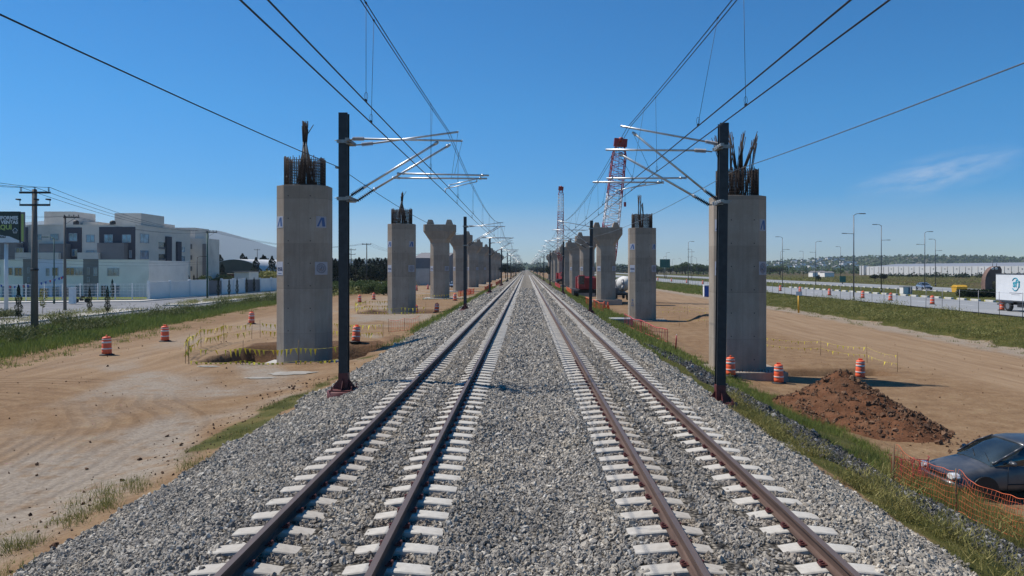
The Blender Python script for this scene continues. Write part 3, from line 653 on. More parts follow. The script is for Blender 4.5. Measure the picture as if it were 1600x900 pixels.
# ------------------------------------------------------------------ track
RT = [-2.33-.7525, -2.33+.7525, 2.56-.7525, 2.56+.7525]
def rail_prof(x):
    h = [(.036, 0), (.036, -.036), (.010, -.052), (.009, -.14), (.030, -.153), (.075, -.160), (.075, -.172)]
    return [(x-a, z) for a, z in h] + [(x+a, z) for a, z in reversed(h)]
def rail_mat():
    m, nt, b = new_mat('rail_steel')
    t = nt.nodes.new('ShaderNodeTexCoord'); v = t.outputs['Object']
    mp = nt.nodes.new('ShaderNodeMapping'); mp.inputs['Scale'].default_value = (6, .5, 6); nt.links.new(v, mp.inputs[0])
    c = ramp(nt, noise(nt, mp.outputs[0], 3, 6, .65), [(.3, (.055, .030, .021)), (.7, (.125, .075, .054))])
    sp = nt.nodes.new('ShaderNodeSeparateXYZ'); nt.links.new(v, sp.inputs[0])
    top = math_(nt, 'GREATER_THAN', sp.outputs[2], -.003)
    c = mixc(nt, math_(nt, 'MULTIPLY', top, .6), c, (.13, .10, .085))
    nt.links.new(c, b.inputs['Base Color'])
    nt.links.new(math_(nt, 'SUBTRACT', .8, math_(nt, 'MULTIPLY', top, .3)), b.inputs['Roughness'])
    bump(nt, b, noise(nt, v, 60, 3, .6), .002)
    return m
MT['rail'] = rail_mat()
for i, x in enumerate(RT):
    b = MB(); b.loft([[(p[0], y, p[1]) for p in rail_prof(x)] for y in (-6, 60, 1500)], sm=False)
    lab = ['outer left rusty steel rail of the left-hand track', 'inner right rusty steel rail of the left-hand track', 'inner left rusty rail of the right-hand track', 'outer right rusty rail of the right-hand track'][i]
    tag(b.build('rail', 'rail'), lab, 'rail', 'rusty running rails')
def sleeper_mesh():
    xs = [-1.30, -1.22, -.98, -.84, -.66, -.30, 0, .30, .66, .84, .98, 1.22, 1.30]
    zt = [-.215, -.205, -.183, -.1735, -.1735, -.225, -.243, -.225, -.1735, -.1735, -.183, -.205, -.215]
    hw = [.125, .13, .135, .135, .135, .12, .11, .12, .135, .135, .135, .13, .125]
    rings = []
    for x, z, w in zip(xs, zt, hw):
        rings.append([(x, -w-.02, -.40), (x, -w, z-.012), (x, -w+.014, z), (x, w-.014, z), (x, w, z-.012), (x, w+.02, -.40)])
    b = MB(); b.loft(rings, sm=False); return b
def clip_mesh():
    b = MB(); b.box((0, 0, -.150), (.08, .10, .018)); b.box((.012, 0, -.136), (.05, .07, .02), ry=.35); b.cyl((.02, 0, -.15), (.02, 0, -.108), .016, .016, 6); b.cyl((.02, 0, -.125), (.02, 0, -.108), .024, .024, 6)
    return b
sl_me = sleeper_mesh().build('sleeper', 'sleeper').data; cl_me = clip_mesh().build('rail_clip', 'mast_red').data
for o in [o for o in bpy.data.objects if o.data in (sl_me, cl_me)]: bpy.data.objects.remove(o)
NS = 0
for side, xc in (('left', -2.33), ('right', 2.56)):
    for k in range(150):
        y = 6.42+k*.6
        o = bpy.data.objects.new('sleeper', sl_me); COL.objects.link(o); o.location = (xc, y, random.uniform(-.004, .004)); o.rotation_euler = (0, 0, random.uniform(-.006, .006))
        tag(o, 'pale concrete sleeper half buried in ballast under the %s-hand track' % side, 'sleeper', 'concrete sleepers of the %s track' % side)
        if k < 34:
            for s in (-1, 1):
                for e in (-1, 1):
                    c = bpy.data.objects.new('rail_clip', cl_me); COL.objects.link(c); c.parent = o
                    c.location = (s*.7525+e*.088, 0, 0); c.rotation_euler = (0, 0, 0 if e > 0 else math.pi)
    b = MB()
    s0 = sleeper_mesh()
    for k in range(500):
        y = 6.42+(150+k)*.6; o_ = len(b.v); b.v += [(v[0], v[1]+y, v[2]) for v in s0.v]; b.f += [tuple(i+o_ for i in f) for f in s0.f]; b.sm += s0.sm
    o = b.build('sleepers', 'sleeper', loc=(xc, 0, 0)); tag(o, 'far run of pale concrete sleepers of the %s-hand track' % side, kind='stuff')

# ------------------------------------------------------------------ concrete piers
def octo(wx=1.40, wy=1.05, cx=.56, cy=.52):
    return [(-wx+cx, -wy), (wx-cx, -wy), (wx, -wy+cy), (wx, wy-cy), (wx-cx, wy), (-wx+cx, wy), (-wx, wy-cy), (-wx, -wy+cy)]
def shaft_mesh(h, cap=False, wall=True):
    b = MB(); ring = octo()
    if not cap:
        b.loft([[(x, y, z) for x, y in ring] for z in (-1.5, h)], sm=False); return b
    return b
def pier(side, n, cx, cy, zb, zt, label, sheets=True, cage=None, footing=None, cap=None, local_shaft=None):
    t = thing('concrete_pier', label, 'pier', (cx, cy, zb), group='octagonal concrete piers of the unfinished viaduct on the %s' % side)
    h = zt-zb; b = MB(); ring = octo()
    if cap:
        hc = h-2.75
        b.loft([[(x, y, z) for x, y in ring] for z in (-.3, hc)], sm=False)
    else:
        b.loft([[(x, y, z) for x, y in ring] for z in (-.3, h-.02, h)], sm=False)
    sh_ = b.build('shaft', 'pier', t, bevel=.025)
    if n < 3:
        b = MB()
        for zz in np.arange(.6, h-.3, 1.22):
            for xx in (-.6, .6): b.cyl((xx, -1.052, zz), (xx, -1.045, zz), .032, .032, 8)
        b.build('tie_holes', 'plastic_black', sh_)
    if cap:
        # hammerhead cap: widens from the shaft, square sided on top with two shear blocks
        def rr(wx, wy, c, z): return [(x, y, z) for x, y in octo(wx, wy, c, min(c, .4))]
        b = MB(); b.loft([[(x, y, hc) for x, y in ring], rr(1.46, 1.08, .5, hc+.3), rr(2.34, 1.25, .3, h-1.12), rr(2.38, 1.28, .3, h-1.0), rr(2.38, 1.28, .3, h)], sm=False)
        b.build('pier_cap', 'pier', t, bevel=.03)
        for s in (-1, 1):
            b = MB(); zc = h
            b.loft([[(s*1.42+sx*w, sy*.75, z) for sx, sy in ((-1, -1), (1, -1), (1, 1), (-1, 1))] for z, w in ((zc-.02, .52), (zc+.35, .42), (zc+.75, .27))], sm=False)
            b.build('shear_block', 'pier', t, bevel=.03)
    if footing:
        (fx0, fx1, fy0, fy1, fz0, fz1) = footing
        b = MB(); b.bb(fx0, fx1, fy0, fy1, fz0, fz1); f = b.build('footing', 'pier_pale' if side == 'left' else 'pier', t, bevel=.03)
        b = MB(); r = random.Random(n)
        for k in range(26):
            x = fx0+.15+(fx1-fx0-.3)*k/25
            for yy in (fy0+.15, fy1-.15):
                if -1.45 < x < 1.45 and yy > -1.1 and yy < 1.1: continue
                b.cyl((x, yy, fz1-.02), (x+r.uniform(-.04, .04), yy+r.uniform(-.03, .03), fz1+r.uniform(.08, .17)), .016, .016, 5)
        b.build('starter_bar', 'rebar', f)
    if cage:
        b = MB(); r = random.Random(n*3+1)
        hh = cage.get('h', 1.62); ring2 = octo(1.0, .72, .32, .32); pts = []
        for (x0, y0), (x1, y1) in zip(ring2, ring2[1:]+ring2[:1]):
            L = math.hypot(x1-x0, y1-y0); m = max(2, int(L/.105))
            for k in range(m): pts.append((x0+(x1-x0)*k/m, y0+(y1-y0)*k/m))
        for x, y in pts: b.cyl((x, y, h-.05), (x+r.uniform(-.02, .02), y+r.uniform(-.02, .02), h+hh+r.uniform(-.12, .06)), .024, .024, 5)
        for sx in (-1, 1):                         # denser end bundles
            for k in range(14): b.cyl((sx*(.86+.16*(k % 3)/2), -.62+.1*k, h-.05), (sx*(.86+.16*(k % 3)/2), -.62+.1*k, h+hh-.04+r.uniform(-.06, .03)), .02, .02, 5)
        for k in range(int(hh/.15)):
            z = h+.06+k*.15
            b.path([(x*1.02, y*1.02, z+r.uniform(-.012, .012)) for x, y in ring2+ring2[:1]], .017, 5)
            b.cyl((-.98, -.15, z), (.98, -.15, z), .014, .014, 5); b.cyl((-.98, .2, z), (.98, .2, z), .014, .014, 5)
        b.build('rebar_cage', 'rebar', t)
        b = MB(); pale = MB()
        for k in range(cage.get('nb', 24)):
            a = r.uniform(0, 6.28); rad = r.uniform(.25, .62); x0, y0 = math.cos(a)*rad*1.1, math.sin(a)*rad*.7
            if cage['style'] == 'tied':            # drawn together like a teepee then fanning slightly
                w = r.uniform(.02, .13); a2 = r.uniform(0, 6.28); xm, ym = math.cos(a2)*w, math.sin(a2)*w
                zt2 = h+hh+r.uniform(1.25, 2.05)*cage.get('s', 1); zm = h+hh+.75*cage.get('s', 1)
                b.cyl((x0, y0, h), (xm, ym, zm), .024, .022, 5); b.cyl((xm, ym, zm), (xm*.9+r.uniform(-.07, .12), ym, zt2), .024, .020, 5)
                if k % 6 == 0: pale.cyl((x0*.62, y0*.62-.04, h+hh*.72), (xm, ym-.05, zm+.1), .030, .03, 6)
            else:                                  # sprays of bars leaning apart
                g = k % cage.get('ng', 6); gx0 = cage['gx'][g]; lean = cage['lean'][g]
                x0 = gx0*.6+r.uniform(-.08, .08); y0 = r.uniform(-.3, .3); zt2 = h+hh+cage['gh'][g]+r.uniform(-.25, .15)
                b.cyl((x0, y0, h), (gx0+r.uniform(-.05, .05), y0, h+hh*.95), .027, .027, 5)
                b.cyl((gx0+r.uniform(-.05, .05), y0, h+hh*.95), (gx0+lean+r.uniform(-.10, .10), y0+r.uniform(-.2, .2), zt2), .023, .019, 5)
        if cage['style'] == 'tied': b.cyl((.05, 0, h+hh+1.15), (.45, .1, h+hh+1.85), .026, .022, 6)
        b.build('rebar_bundle', 'rebar', t)
        if pale.v: pale.build('bar_sheath', 'rebar_pale', t)
    if sheets:
        zs = CZ-zb                                   # eye level in local height
        nx_, ny_ = -.52/.7642, -.56/.7642            # chamfer directions (unit normals of the two camera-side chamfers)
        ang = math.atan2(.52, .56)
        for s in (-1, 1):
            mid = (s*(1.40-.28), -1.05+.26)
            # logo sheet high on the chamfer
            for zz, hh2, big in ((zs+(2.55 if side == 'left' else 2.3)-.55*(zt > 8.5), .62, True), (zs+.02, .74, False)):
                if zz > h-.6 or (s > 0 and not big) or (big and n > 2): continue
                b = MB(); b.box((mid[0]+s*.004, mid[1]-.004, zz), (.60, .012, hh2), rz=s*ang)
                sh = b.build('paper_sheet', 'paper' if s < 0 else 'paper_dull', t)
                off = (mid[0]+s*.010, mid[1]-.012, zz)
                if big:
                    b = MB(); vs = [(-.26, -.24), (-.14, -.24), (.02, .12), (.06, -.24), (.24, -.24), (.17, .25), (-.02, .25)]
                    b.v = [(x, 0, z) for x, z in vs]; b.f = [tuple(range(7))]; b.sm = [False]
                    o = b.build('emblem', 'ink_blue', sh); o.location = off; o.rotation_euler = (0, 0, s*ang)
                else:
                    text('esa', .40, 'ink_dark', 'lettering', sh, off, (R(90), 0, s*ang), .002, bold=.006)
                    b = MB(); b.box((0, 0, 0), (.34, .004, .03)); o = b.build('small_print', 'ink_blue', sh); o.location = (off[0], off[1], zz-.27); o.rotation_euler = (0, 0, s*ang)
        # greyed notice with a round seal on the right-hand chamfer
        mx_, my_ = 1.12+.004, -.79-.004; ex = Vector((math.cos(ang), math.sin(ang), 0)); eo = Vector((mx_, my_, zs+.03))+Vector((math.sin(ang), -math.cos(ang), 0))*.009
        b = MB(); b.box((mx_, my_, zs+.03), (.74, .012, .70), rz=ang); sh = b.build('seal_notice', 'paper_dull', t)
        b = MB()
        for r0 in (.27, .24, .14):
            b.path([eo+ex*(math.cos(a*.2618)*r0)+Vector((0, 0, math.sin(a*.2618)*r0)) for a in range(25)], .010 if r0 != .14 else .016, 4)
        for a in range(12): b.cyl(eo+ex*(math.cos(a*.5236)*.15)+Vector((0, 0, math.sin(a*.5236)*.15)), eo+ex*(math.cos(a*.5236)*.22)+Vector((0, 0, math.sin(a*.5236)*.22)), .012, .012, 4)
        b.cyl(eo+ex*-.05+Vector((0, 0, -.08)), eo+ex*.04+Vector((0, 0, .09)), .05, .03, 6)
        b.build('seal', 'ink_grey', sh)
        if side == 'right' and n == 1:
            pass
        if side == 'right' and n == 2:
            o = text('A C2', .36, 'ink_blue', 'stencil_mark', t, (-1.13, -.80, 1.9), (R(90), R(90), -ang), .002)
    return t
ORD = ['nearest', 'second', 'third', 'fourth', 'fifth', 'sixth', 'seventh', 'eighth', 'ninth', 'tenth', 'eleventh', 'twelfth']
pier('left', 1, -12.3, 42, -2.12, 7.62, 'nearest left-hand grey concrete pier in the taped pit, bars tied to a point',
     cage=dict(style='tied', nb=46), footing=(-2.1, 1.9, -2.6, 1.2, -.5, .0))
pier('left', 2, -13.0, 79, -1.85, 7.72, 'second left-hand concrete pier from the camera, bare rebar cage on top, no cap', cage=dict(style='tied', nb=34, s=.9), footing=(-2, 2, -2, 2, -.5, .03))
pier('right', 1, 11.35, 40.6, -2.30, 6.92, 'nearest right-hand brownish concrete pier on a raised footing, loose rebar sprays on top',
     cage=dict(style='spray', nb=48, ng=7, gx=[-.75, -.35, -.05, .05, .2, .35, .72], lean=[-.45, -.05, -.38, .32, .08, .66, .2], gh=[1.7, 1.8, 2.0, 1.9, 1.4, 1.9, 1.5], h=1.5), footing=(-2.3, 2.15, -1.75, 1.9, -.62, .02))
pier('right', 2, 12.2, 79.5, -2.35, 7.33, 'second right-hand concrete pier from the camera, dark rebar cage on top, no cap',
     cage=dict(style='spray', nb=22, ng=3, gx=[-.35, -.2, .15], lean=[0, .05, -.15], gh=[1.9, 2.0, 1.2], h=1.5), footing=(-1.8, 2.6, -1.7, 1.8, -.5, .05))
for i, d in enumerate([114, 150, 186, 222, 258, 294, 330, 366]):
    zt = [9.7, 9.75, 9.6, 9.5, 9.4, 9.3, 9.3, 9.3][i]
    pier('left', 3+i, [-13.0, -13.05, -13.1, -13.15][min(i, 3)], d, -1.45, zt, '%s left-hand concrete pier from the camera, with a flared cap' % ORD[2+i], sheets=i < 4, cap=True, footing=(-2.4, 2.4, -2, 2, -.4, .12) if i < 2 else None)
for i, d in enumerate([113.5, 147, 182, 218, 253, 289, 326, 362]):
    zt = [9.25, 9.4, 9.4, 9.35, 9.3, 9.3, 9.3, 9.3][i]
    pier('right', 3+i, 12.0 if i == 0 else 11.9, d, -1.55, zt, '%s right-hand concrete pier from the camera, with a flared cap' % ORD[2+i], sheets=i < 4, cap=True, footing=(-2.1, 2.2, -2, 2, -.75, .0))

# ------------------------------------------------------------------ catenary masts
D = 22.7
def insulator(b, a, c, r=.045, n=9):
    a = Vector(a); c = Vector(c); b.cyl(a, c, r*.55, r*.55, 8)
    for k in range(n):
        p = a.lerp(c, (k+.5)/n); q = (c-a).normalized()*.008; b.cyl(p-q, p+q, r*1.45, r*1.2, 12)
def mast(side, label):
    s = -1 if side == 'left' else 1
    px0 = 538.5 if side == 'left' else 1131.5
    pxb = 537.5 if side == 'left' else 1122
    xb = X(537.5, D) if side == 'left' else X(1125, D)
    zb = Z(609, D) if side == 'left' else Z(628, D); zt = Z(177, D) if side == 'left' else Z(193, D)
    t = thing('catenary_mast', label, 'catenary mast', (xb, D, zb))
    h = zt-zb
    w, dp, tf, tw = .27, .26, .022, .016
    lean = .0 if side == 'left' else .10
    def hring(z, o): return [(o-w/2, -dp/2, z), (o+w/2, -dp/2, z), (o+w/2, -dp/2+tf, z), (o+tw, -dp/2+tf, z), (o+tw, dp/2-tf, z), (o+w/2, dp/2-tf, z), (o+w/2, dp/2, z), (o-w/2, dp/2, z), (o-w/2, dp/2-tf, z), (o-tw, dp/2-tf, z), (o-tw, -dp/2+tf, z), (o-w/2, -dp/2+tf, z)]
    # box-like pole from two channels: web plates set in from the flanges
    b = MB(); b.loft([hring(.02, 0), hring(h, lean)], sm=False)
    for sx in (-1, 1): b.loft([[(q+sx*(w/2-.04)-.006, -dp/2+tf, z), (q+sx*(w/2-.04)+.006, -dp/2+tf, z), (q+sx*(w/2-.04)+.006, dp/2-tf, z), (q+sx*(w/2-.04)-.006, dp/2-tf, z)] for z, q in ((.02, 0), (h-.01, lean))], sm=False)
    b.build('pole', 'steel_dark', t)
    b = MB()
    b.loft([[(sx*(w/2+g), sy*(dp/2+g), z) for sx, sy in ((-1, -1), (1, -1), (1, 1), (-1, 1))] for z, g in ((.02, .006), (.52, .006))], sm=False)
    for a in range(4):
        q = Matrix.Rotation(a*math.pi/2, 3, 'Z')
        vs = [(w/2, -.008, .03), (.36, -.008, .03), (.34, -.008, .09), (w/2, -.008, .36)]; vs += [(x, .008, z) for x, y, z in vs]
        b.addv([q @ Vector(v) for v in vs], [(0, 1, 2, 3), (7, 6, 5, 4), (0, 4, 5, 1), (1, 5, 6, 2), (2, 6, 7, 3), (3, 7, 4, 0)])
    b.build('pole_shoe', 'mast_red', t)
    b = MB(); b.box((0, 0, .012), (.74, .74, .03))
    for sx in (-1, 1):
        for sy in (-1, 0, 1): b.cyl((sx*.3, sy*.3, .02), (sx*.3, sy*.3, .15), .018, .018, 6); b.cyl((sx*.3, sy*.3, .03), (sx*.3, sy*.3, .06), .034, .034, 6)
    b.build('base_plate', 'mast_red', t)
    b = MB(); b.lathe([(.50, -.55), (.50, -.02), (.47, -.004)], 24); b.build('foundation', 'mast_red', t)
    L = lambda px, py, y=0: (X(px, D+y)-xb, y, Z(py, D+y)-zb)
    def cantilever(yy, brk_u, ins_u, end_u, brk_l, ins_l, end_l, reg, sta):
        c = MB(); c.cyl(L(*ins_u[1], yy), L(*end_u, yy), .030, .030, 12); c.cyl(L(*end_u, yy), Vector(L(*end_u, yy))+Vector((-s*.012, 0, 0)), .036, .036, 12)
        top = c.build('top_tube', 'galv', t)
        c = MB(); insulator(c, L(*ins_u[0], yy), L(*ins_u[1], yy)); c.build('insulator', 'insul', top)
        c = MB(); c.cyl(L(*brk_u), L(*ins_u[0], yy), .022, .022, 8); c.build('clevis', 'galv_dull', top)
        c = MB(); c.cyl(L(*ins_l[1], yy), L(*end_l, yy), .034, .034, 12); c.cyl(L(*end_l, yy), Vector(L(*end_l, yy))+Vector((-s*.012, 0, .008)), .040, .040, 12)
        for q in (0.02, .97): p = Vector(L(*ins_l[1], yy)).lerp(Vector(L(*end_l, yy)), q); dd = (Vector(L(*end_l, yy))-Vector(L(*ins_l[1], yy))).normalized()*.05; c.cyl(p-dd, p+dd, .048, .048, 10)
        dg = c.build('strut_tube', 'galv', t)
        c = MB(); insulator(c, L(*ins_l[0], yy), L(*ins_l[1], yy)); c.build('insulator', 'steel_dark', dg)
        c = MB(); c.cyl(L(*brk_l), L(*ins_l[0], yy), .022, .022, 8); c.build('clevis', 'galv_dull', dg)
        c = MB(); c.cyl(L(*reg[0], yy), L(*reg[1], yy), .026, .026, 12)
        for q in (0, .06, .93): p = Vector(L(*reg[0], yy)).lerp(Vector(L(*reg[1], yy)), q); c.cyl(p-Vector((.03, 0, 0)), p+Vector((.03, 0, 0)), .038, .038, 8)
        rg = c.build('registration_tube', 'galv', t)
        c = MB(); a0, a1, a2 = [Vector(L(*p, yy)) for p in sta]; c.cyl(a0, a1, .014, .014, 8); c.cyl(a1, a2, .012, .012, 8); c.cyl(a2-Vector((0, .05, 0)), a2+Vector((0, .05, 0)), .018, .018, 8)
        c.cyl(a0, (a0.x, a0.y, L(*reg[1], yy)[2]), .016, .016, 8)
        c.build('steady_arm', 'galv', rg)
        # hanger wire from the tube tip to the registration tube
        c = MB(); c.cyl(L(*end_u, yy) if s < 0 else L(*end_l, yy), Vector(L(*reg[0], yy)).lerp(Vector(L(*reg[1], yy)), .62 if s < 0 else .4), .005, .005, 5); c.build('hanger_wire', 'wire', rg)
    if side == 'left':
        cantilever(-.45, (545, 222), ((551, 217), (569, 217)), (722, 220), (545, 309), ((549, 305), (568, 293)), (684.5, 222), ((622, 271), (764, 274)), ((751, 278), (702, 289), (702, 294)))
        cantilever(.45, (545, 227), ((565, 226), (583, 224)), (715.7, 206), (548, 314), ((558, 314), (583, 297)), (703, 226), ((614.5, 278), (761, 279)), ((745, 284), (696, 295), (696, 300)))
        brs = ((548, 222), (549, 311))
    else:
        cantilever(.45, (1128, 226), ((1121, 225), (1102, 221)), (970, 197), (1128, 312), ((1121, 311.5), (1104, 300)), (988.5, 206.7), ((1071, 278), (947.5, 278.7)), ((1034, 286), (986.7, 293), (986.7, 297.5)))
        cantilever(-.45, (1112, 237), ((1103, 236), (1085, 235)), (947, 234), (1112, 320), ((1108, 320), (1087, 308)), (967, 239.5), ((1035.5, 285), (926, 284.5)), ((1009, 288), (962.7, 298), (962.7, 302.5)))
        brs = ((1122, 230), (1122, 316))
    for (bx, by) in brs:
        c = MB(); x0, _, z0 = L(bx, by); c.box((x0, 0, z0), (.10, 1.02, .09)); c.box((x0, 0, z0-.08), (.18, .5, .02), ry=.0)
        for k in range(4): c.cyl((x0-s*-.30*0+(.0), -.36+.24*k, z0), (x0-s*.06, -.36+.24*k, z0), .03, .03, 8)
        xm = (lean*z0/h); c.box(((x0+xm)/2, 0, z0), (abs(x0-xm)+.05, .16, .13)); c.box((xm, -.15, z0), (.36, .03, .10)); c.box((xm, .15, z0), (.36, .03, .10))
        for k in (-1, 1): c.cyl((xm+s*.15, k*.15, z0+.02), (xm+s*.24, k*.15, z0+.02), .016, .016, 6)
        c.build('mast_bracket', 'galv_dull', t)
    fy = Z(262 if side == 'left' else 268, D)-zb
    c = MB(); xm = lean*fy/h; c.cyl((xm+s*.13, 0, fy), (xm+s*.24, 0, fy), .035, .03, 8); c.box((xm+s*.22, 0, fy+.01), (.07, .12, .06)); c.build('wire_clamp', 'galv_dull', t)
    return t
LABM = ['nearest dark steel catenary mast left of the tracks, pale tube brackets reaching right', 'nearest dark steel catenary mast right of the tracks, pale tube brackets reaching left']
ml = mast('left', LABM[0]); mr = mast('right', LABM[1])
LY = [D, 67.8, 114, 168, 221, 270, 320, 370, 420]; RY = [D, 68.4, 119.5, 184, 250, 318, 380, 440]
for ys, m0, sd in ((LY, ml, 'left'), (RY, mr, 'right')):
    for i, y in enumerate(ys[1:]):
        copy_tree(m0, '%s dark catenary mast from the camera in the row %s of the tracks' % (ORD[i+1], sd), (m0.location.x, y, m0.location.z+(0 if i < 1 else .1)))
    for o in [o for o in bpy.data.objects if o.get('category') == 'catenary mast' and (o.location.x < 0) == (sd == 'left')]: o['group'] = 'catenary masts %s of the tracks' % sd

# ------------------------------------------------------------------ overhead wires
def span_pts(x, z, ys, sag, n=14, f0=.52):
    pts = []
    for q, (a, c) in enumerate(zip(ys[:-1], ys[1:])):
        sg = sag*(f0 if q == 0 else 1)
        for k in range(n):
            u = k/n; pts.append((x, a+(c-a)*u, z-4*sg*u*(1-u)))
    pts.append((x, ys[-1], z)); return pts
def zspan(z, ys, sag, y):
    for a, c in zip(ys[:-1], ys[1:]):
        if a <= y <= c: u = (y-a)/(c-a); return z-4*sag*(.52 if a < 0 else 1)*u*(1-u)
    return z
def wire(name, pts, r, label, cat, m='wire', grp=None):
    b = MB(); rings = []
    for p in pts: rings.append([(p[0]+math.cos(a*math.pi/3)*r, p[1], p[2]+math.sin(a*math.pi/3)*r) for a in range(6)])
    b.loft(rings); return tag(b.build(name, m), label, cat, grp)
WL = [-23.5]+LY; WR = [-24]+RY
sets = [('left', -2.31, 5.48, -2.31, 7.18, WL, 'inner'), ('left', -2.44, 5.37, -2.40, 7.24, WL, 'outer'),
        ('right', 3.17, 5.42, 3.14, 7.34, WR, 'outer'), ('right', 2.71, 5.32, 3.02, 7.28, WR, 'inner')]
for j, (sd, xc_, zc_, xm_, zm_, ys, io) in enumerate(sets):
    wire('contact_wire', span_pts(xc_, zc_, ys, .03), .010, '%s contact wire, the lower straight one, over the %s-hand track' % (io, sd), 'contact wire', grp='contact wires over the tracks')
    mw = wire('messenger_wire', span_pts(xm_, zm_, ys, .72), .009, '%s messenger wire sagging above the contact wire of the %s-hand track' % (io, sd), 'messenger wire', grp='messenger wires over the tracks')
    y = 10.9 if j in (0, 2) else 11.9
    while y < 160:
        if min(abs(y-q) for q in ys) > 2.5:
            b = MB(); zt = zspan(zm_, ys, .72, y); b.cyl((xm_, y, zt), (xc_, y, zc_+.02), .0035, .0035, 4)
            b.cyl((xc_, y-.03, zc_+.01), (xc_, y+.03, zc_+.01), .018, .018, 5); b.cyl((xm_, y-.03, zt), (xm_, y+.03, zt), .016, .016, 5)
            b.path([(xc_+math.sin(a)*.025, y, zc_+.07+math.cos(a)*.06) for a in np.linspace(0, 6.28, 9)], .003, 4)
            b.build('dropper', 'wire', mw)
        y += 7.4
wire('feeder_wire', span_pts(-5.64, 6.12, WL, .44, f0=.88), .011, 'single dark return wire clamped to the outside of the left-hand masts', 'overhead wire')
wire('feeder_wire', span_pts(6.28, 6.02, WR, .30, f0=1.5), .010, 'single pale return wire clamped to the outside of the right-hand masts', 'overhead wire', 'wire_grey')

# ------------------------------------------------------------------ traffic drums
def make_drum():
    t = thing('traffic_drum', '-', 'traffic drum')
    b = MB(); prof = [(.235, .05), (.24, .22), (.232, .235), (.232, .245), (.236, .40), (.226, .415), (.226, .425), (.229, .58), (.218, .595), (.218, .605), (.221, .76), (.212, .775), (.212, .785), (.212, .90), (.19, .945), (.10, .965)]
    b.lathe(prof, 24); b.build('body', 'orange', t)
    for z0, z1, r in ((.63, .72, .2225), (.31, .375, .2385), (.81, .86, .2145)):
        c = MB(); c.lathe([(r, z0), (r+.004, z0+.004), (r+.004, z1-.004), (r, z1)], 24); c.build('reflective_band', 'drum_white', t)
    c = MB(); c.box((0, 0, 1.0), (.06, .20, .10)); c.box((0, 0, 1.0), (.07, .10, .045)); c.build('handle', 'orange', t, bevel=.01)
    c = MB(); c.lathe([(.36, .0), (.36, .035), (.26, .07), (.24, .08)], 20); c.build('rubber_base', 'black', t)
    return t
drum0 = make_drum(); used = []
def drum(px, py, d=None, x=None, label='', tilt=None, z=None, sc=1.0, rz=None):
    x = X(px, d); zz = float(height(x, d)) if z is None else z
    o = drum0 if not used else copy_tree(drum0); used.append(1)
    o.location = (x, d, zz); o.rotation_euler = (tilt[0] if tilt else random.uniform(-.02, .02), tilt[1] if tilt else random.uniform(-.02, .02), random.uniform(0, 6))
    o.scale = (sc,)*3; o['label'] = label; o['group'] = 'orange and white traffic drums'
    return o
drum(1217, 593, 38.3, label='orange and white drum beside the right edge of the nearest right-hand pier footing')
drum(1344, 591, 40.0, label='orange and white drum standing behind the top of the brown earth heap')
drum(1142, 580, 38.6, label='orange and white drum half hidden by grass just right of the nearest right-hand mast', z=-2.42)
drum(167, 554, 39.5, label='orange and white drum nearest the left picture edge, at the border of the grass verge')
drum(258, 534, 47, label='orange drum with a wide black base, second along the left dirt lane')
drum(393, 508, 62, label='orange drum with a wide black base behind the yellow pennant fence')
drum(556, 541, 44, label='tilted orange drum just right of the nearest left-hand mast', tilt=(0, -.14))
drum(508, 478, 92, label='orange drum showing at the right edge of the nearest left-hand pier')
drum(562, 472.5, 102, label='left one of two distant orange drums by the verge behind the mast')
drum(584, 468, 111, label='right one of two distant orange drums by the verge behind the mast')
drum(682, 488, 77, label='leaning orange drum by the ballast right of the second left-hand pier', tilt=(0, -.06))
drum(650, 489, 82, label='orange drum partly hidden by the right edge of the second left-hand pier')
drum(651, 454, 156, label='distant orange drum in front of the pinkish wall, left one')
drum(668.5, 451, 166, label='distant orange drum in front of the pinkish wall, right one')
drum(711, 467, 106, label='dull red-orange drum right of the third left-hand pier', sc=1.05)
drum(734, 455, 133, label='small far orange drum between the fourth and fifth left-hand piers')
for i, d in enumerate([74.3, 87, 97, 105, 116.5, 129, 139, 152, 166, 182, 200, 220, 243, 268, 296]):
    lab = 'orange drum on the right-hand road, %s from the right of the row' % ORD[i] if i < 12 else 'orange drum on the right-hand road, %s from the far end of the row' % ORD[14-i]
    o = drum(0, 0, d, label=lab, z=-1.03); o.location = (46.8, d, -1.03)
    if i == 14: o['label'] = 'farthest orange drum of the row on the right-hand road'

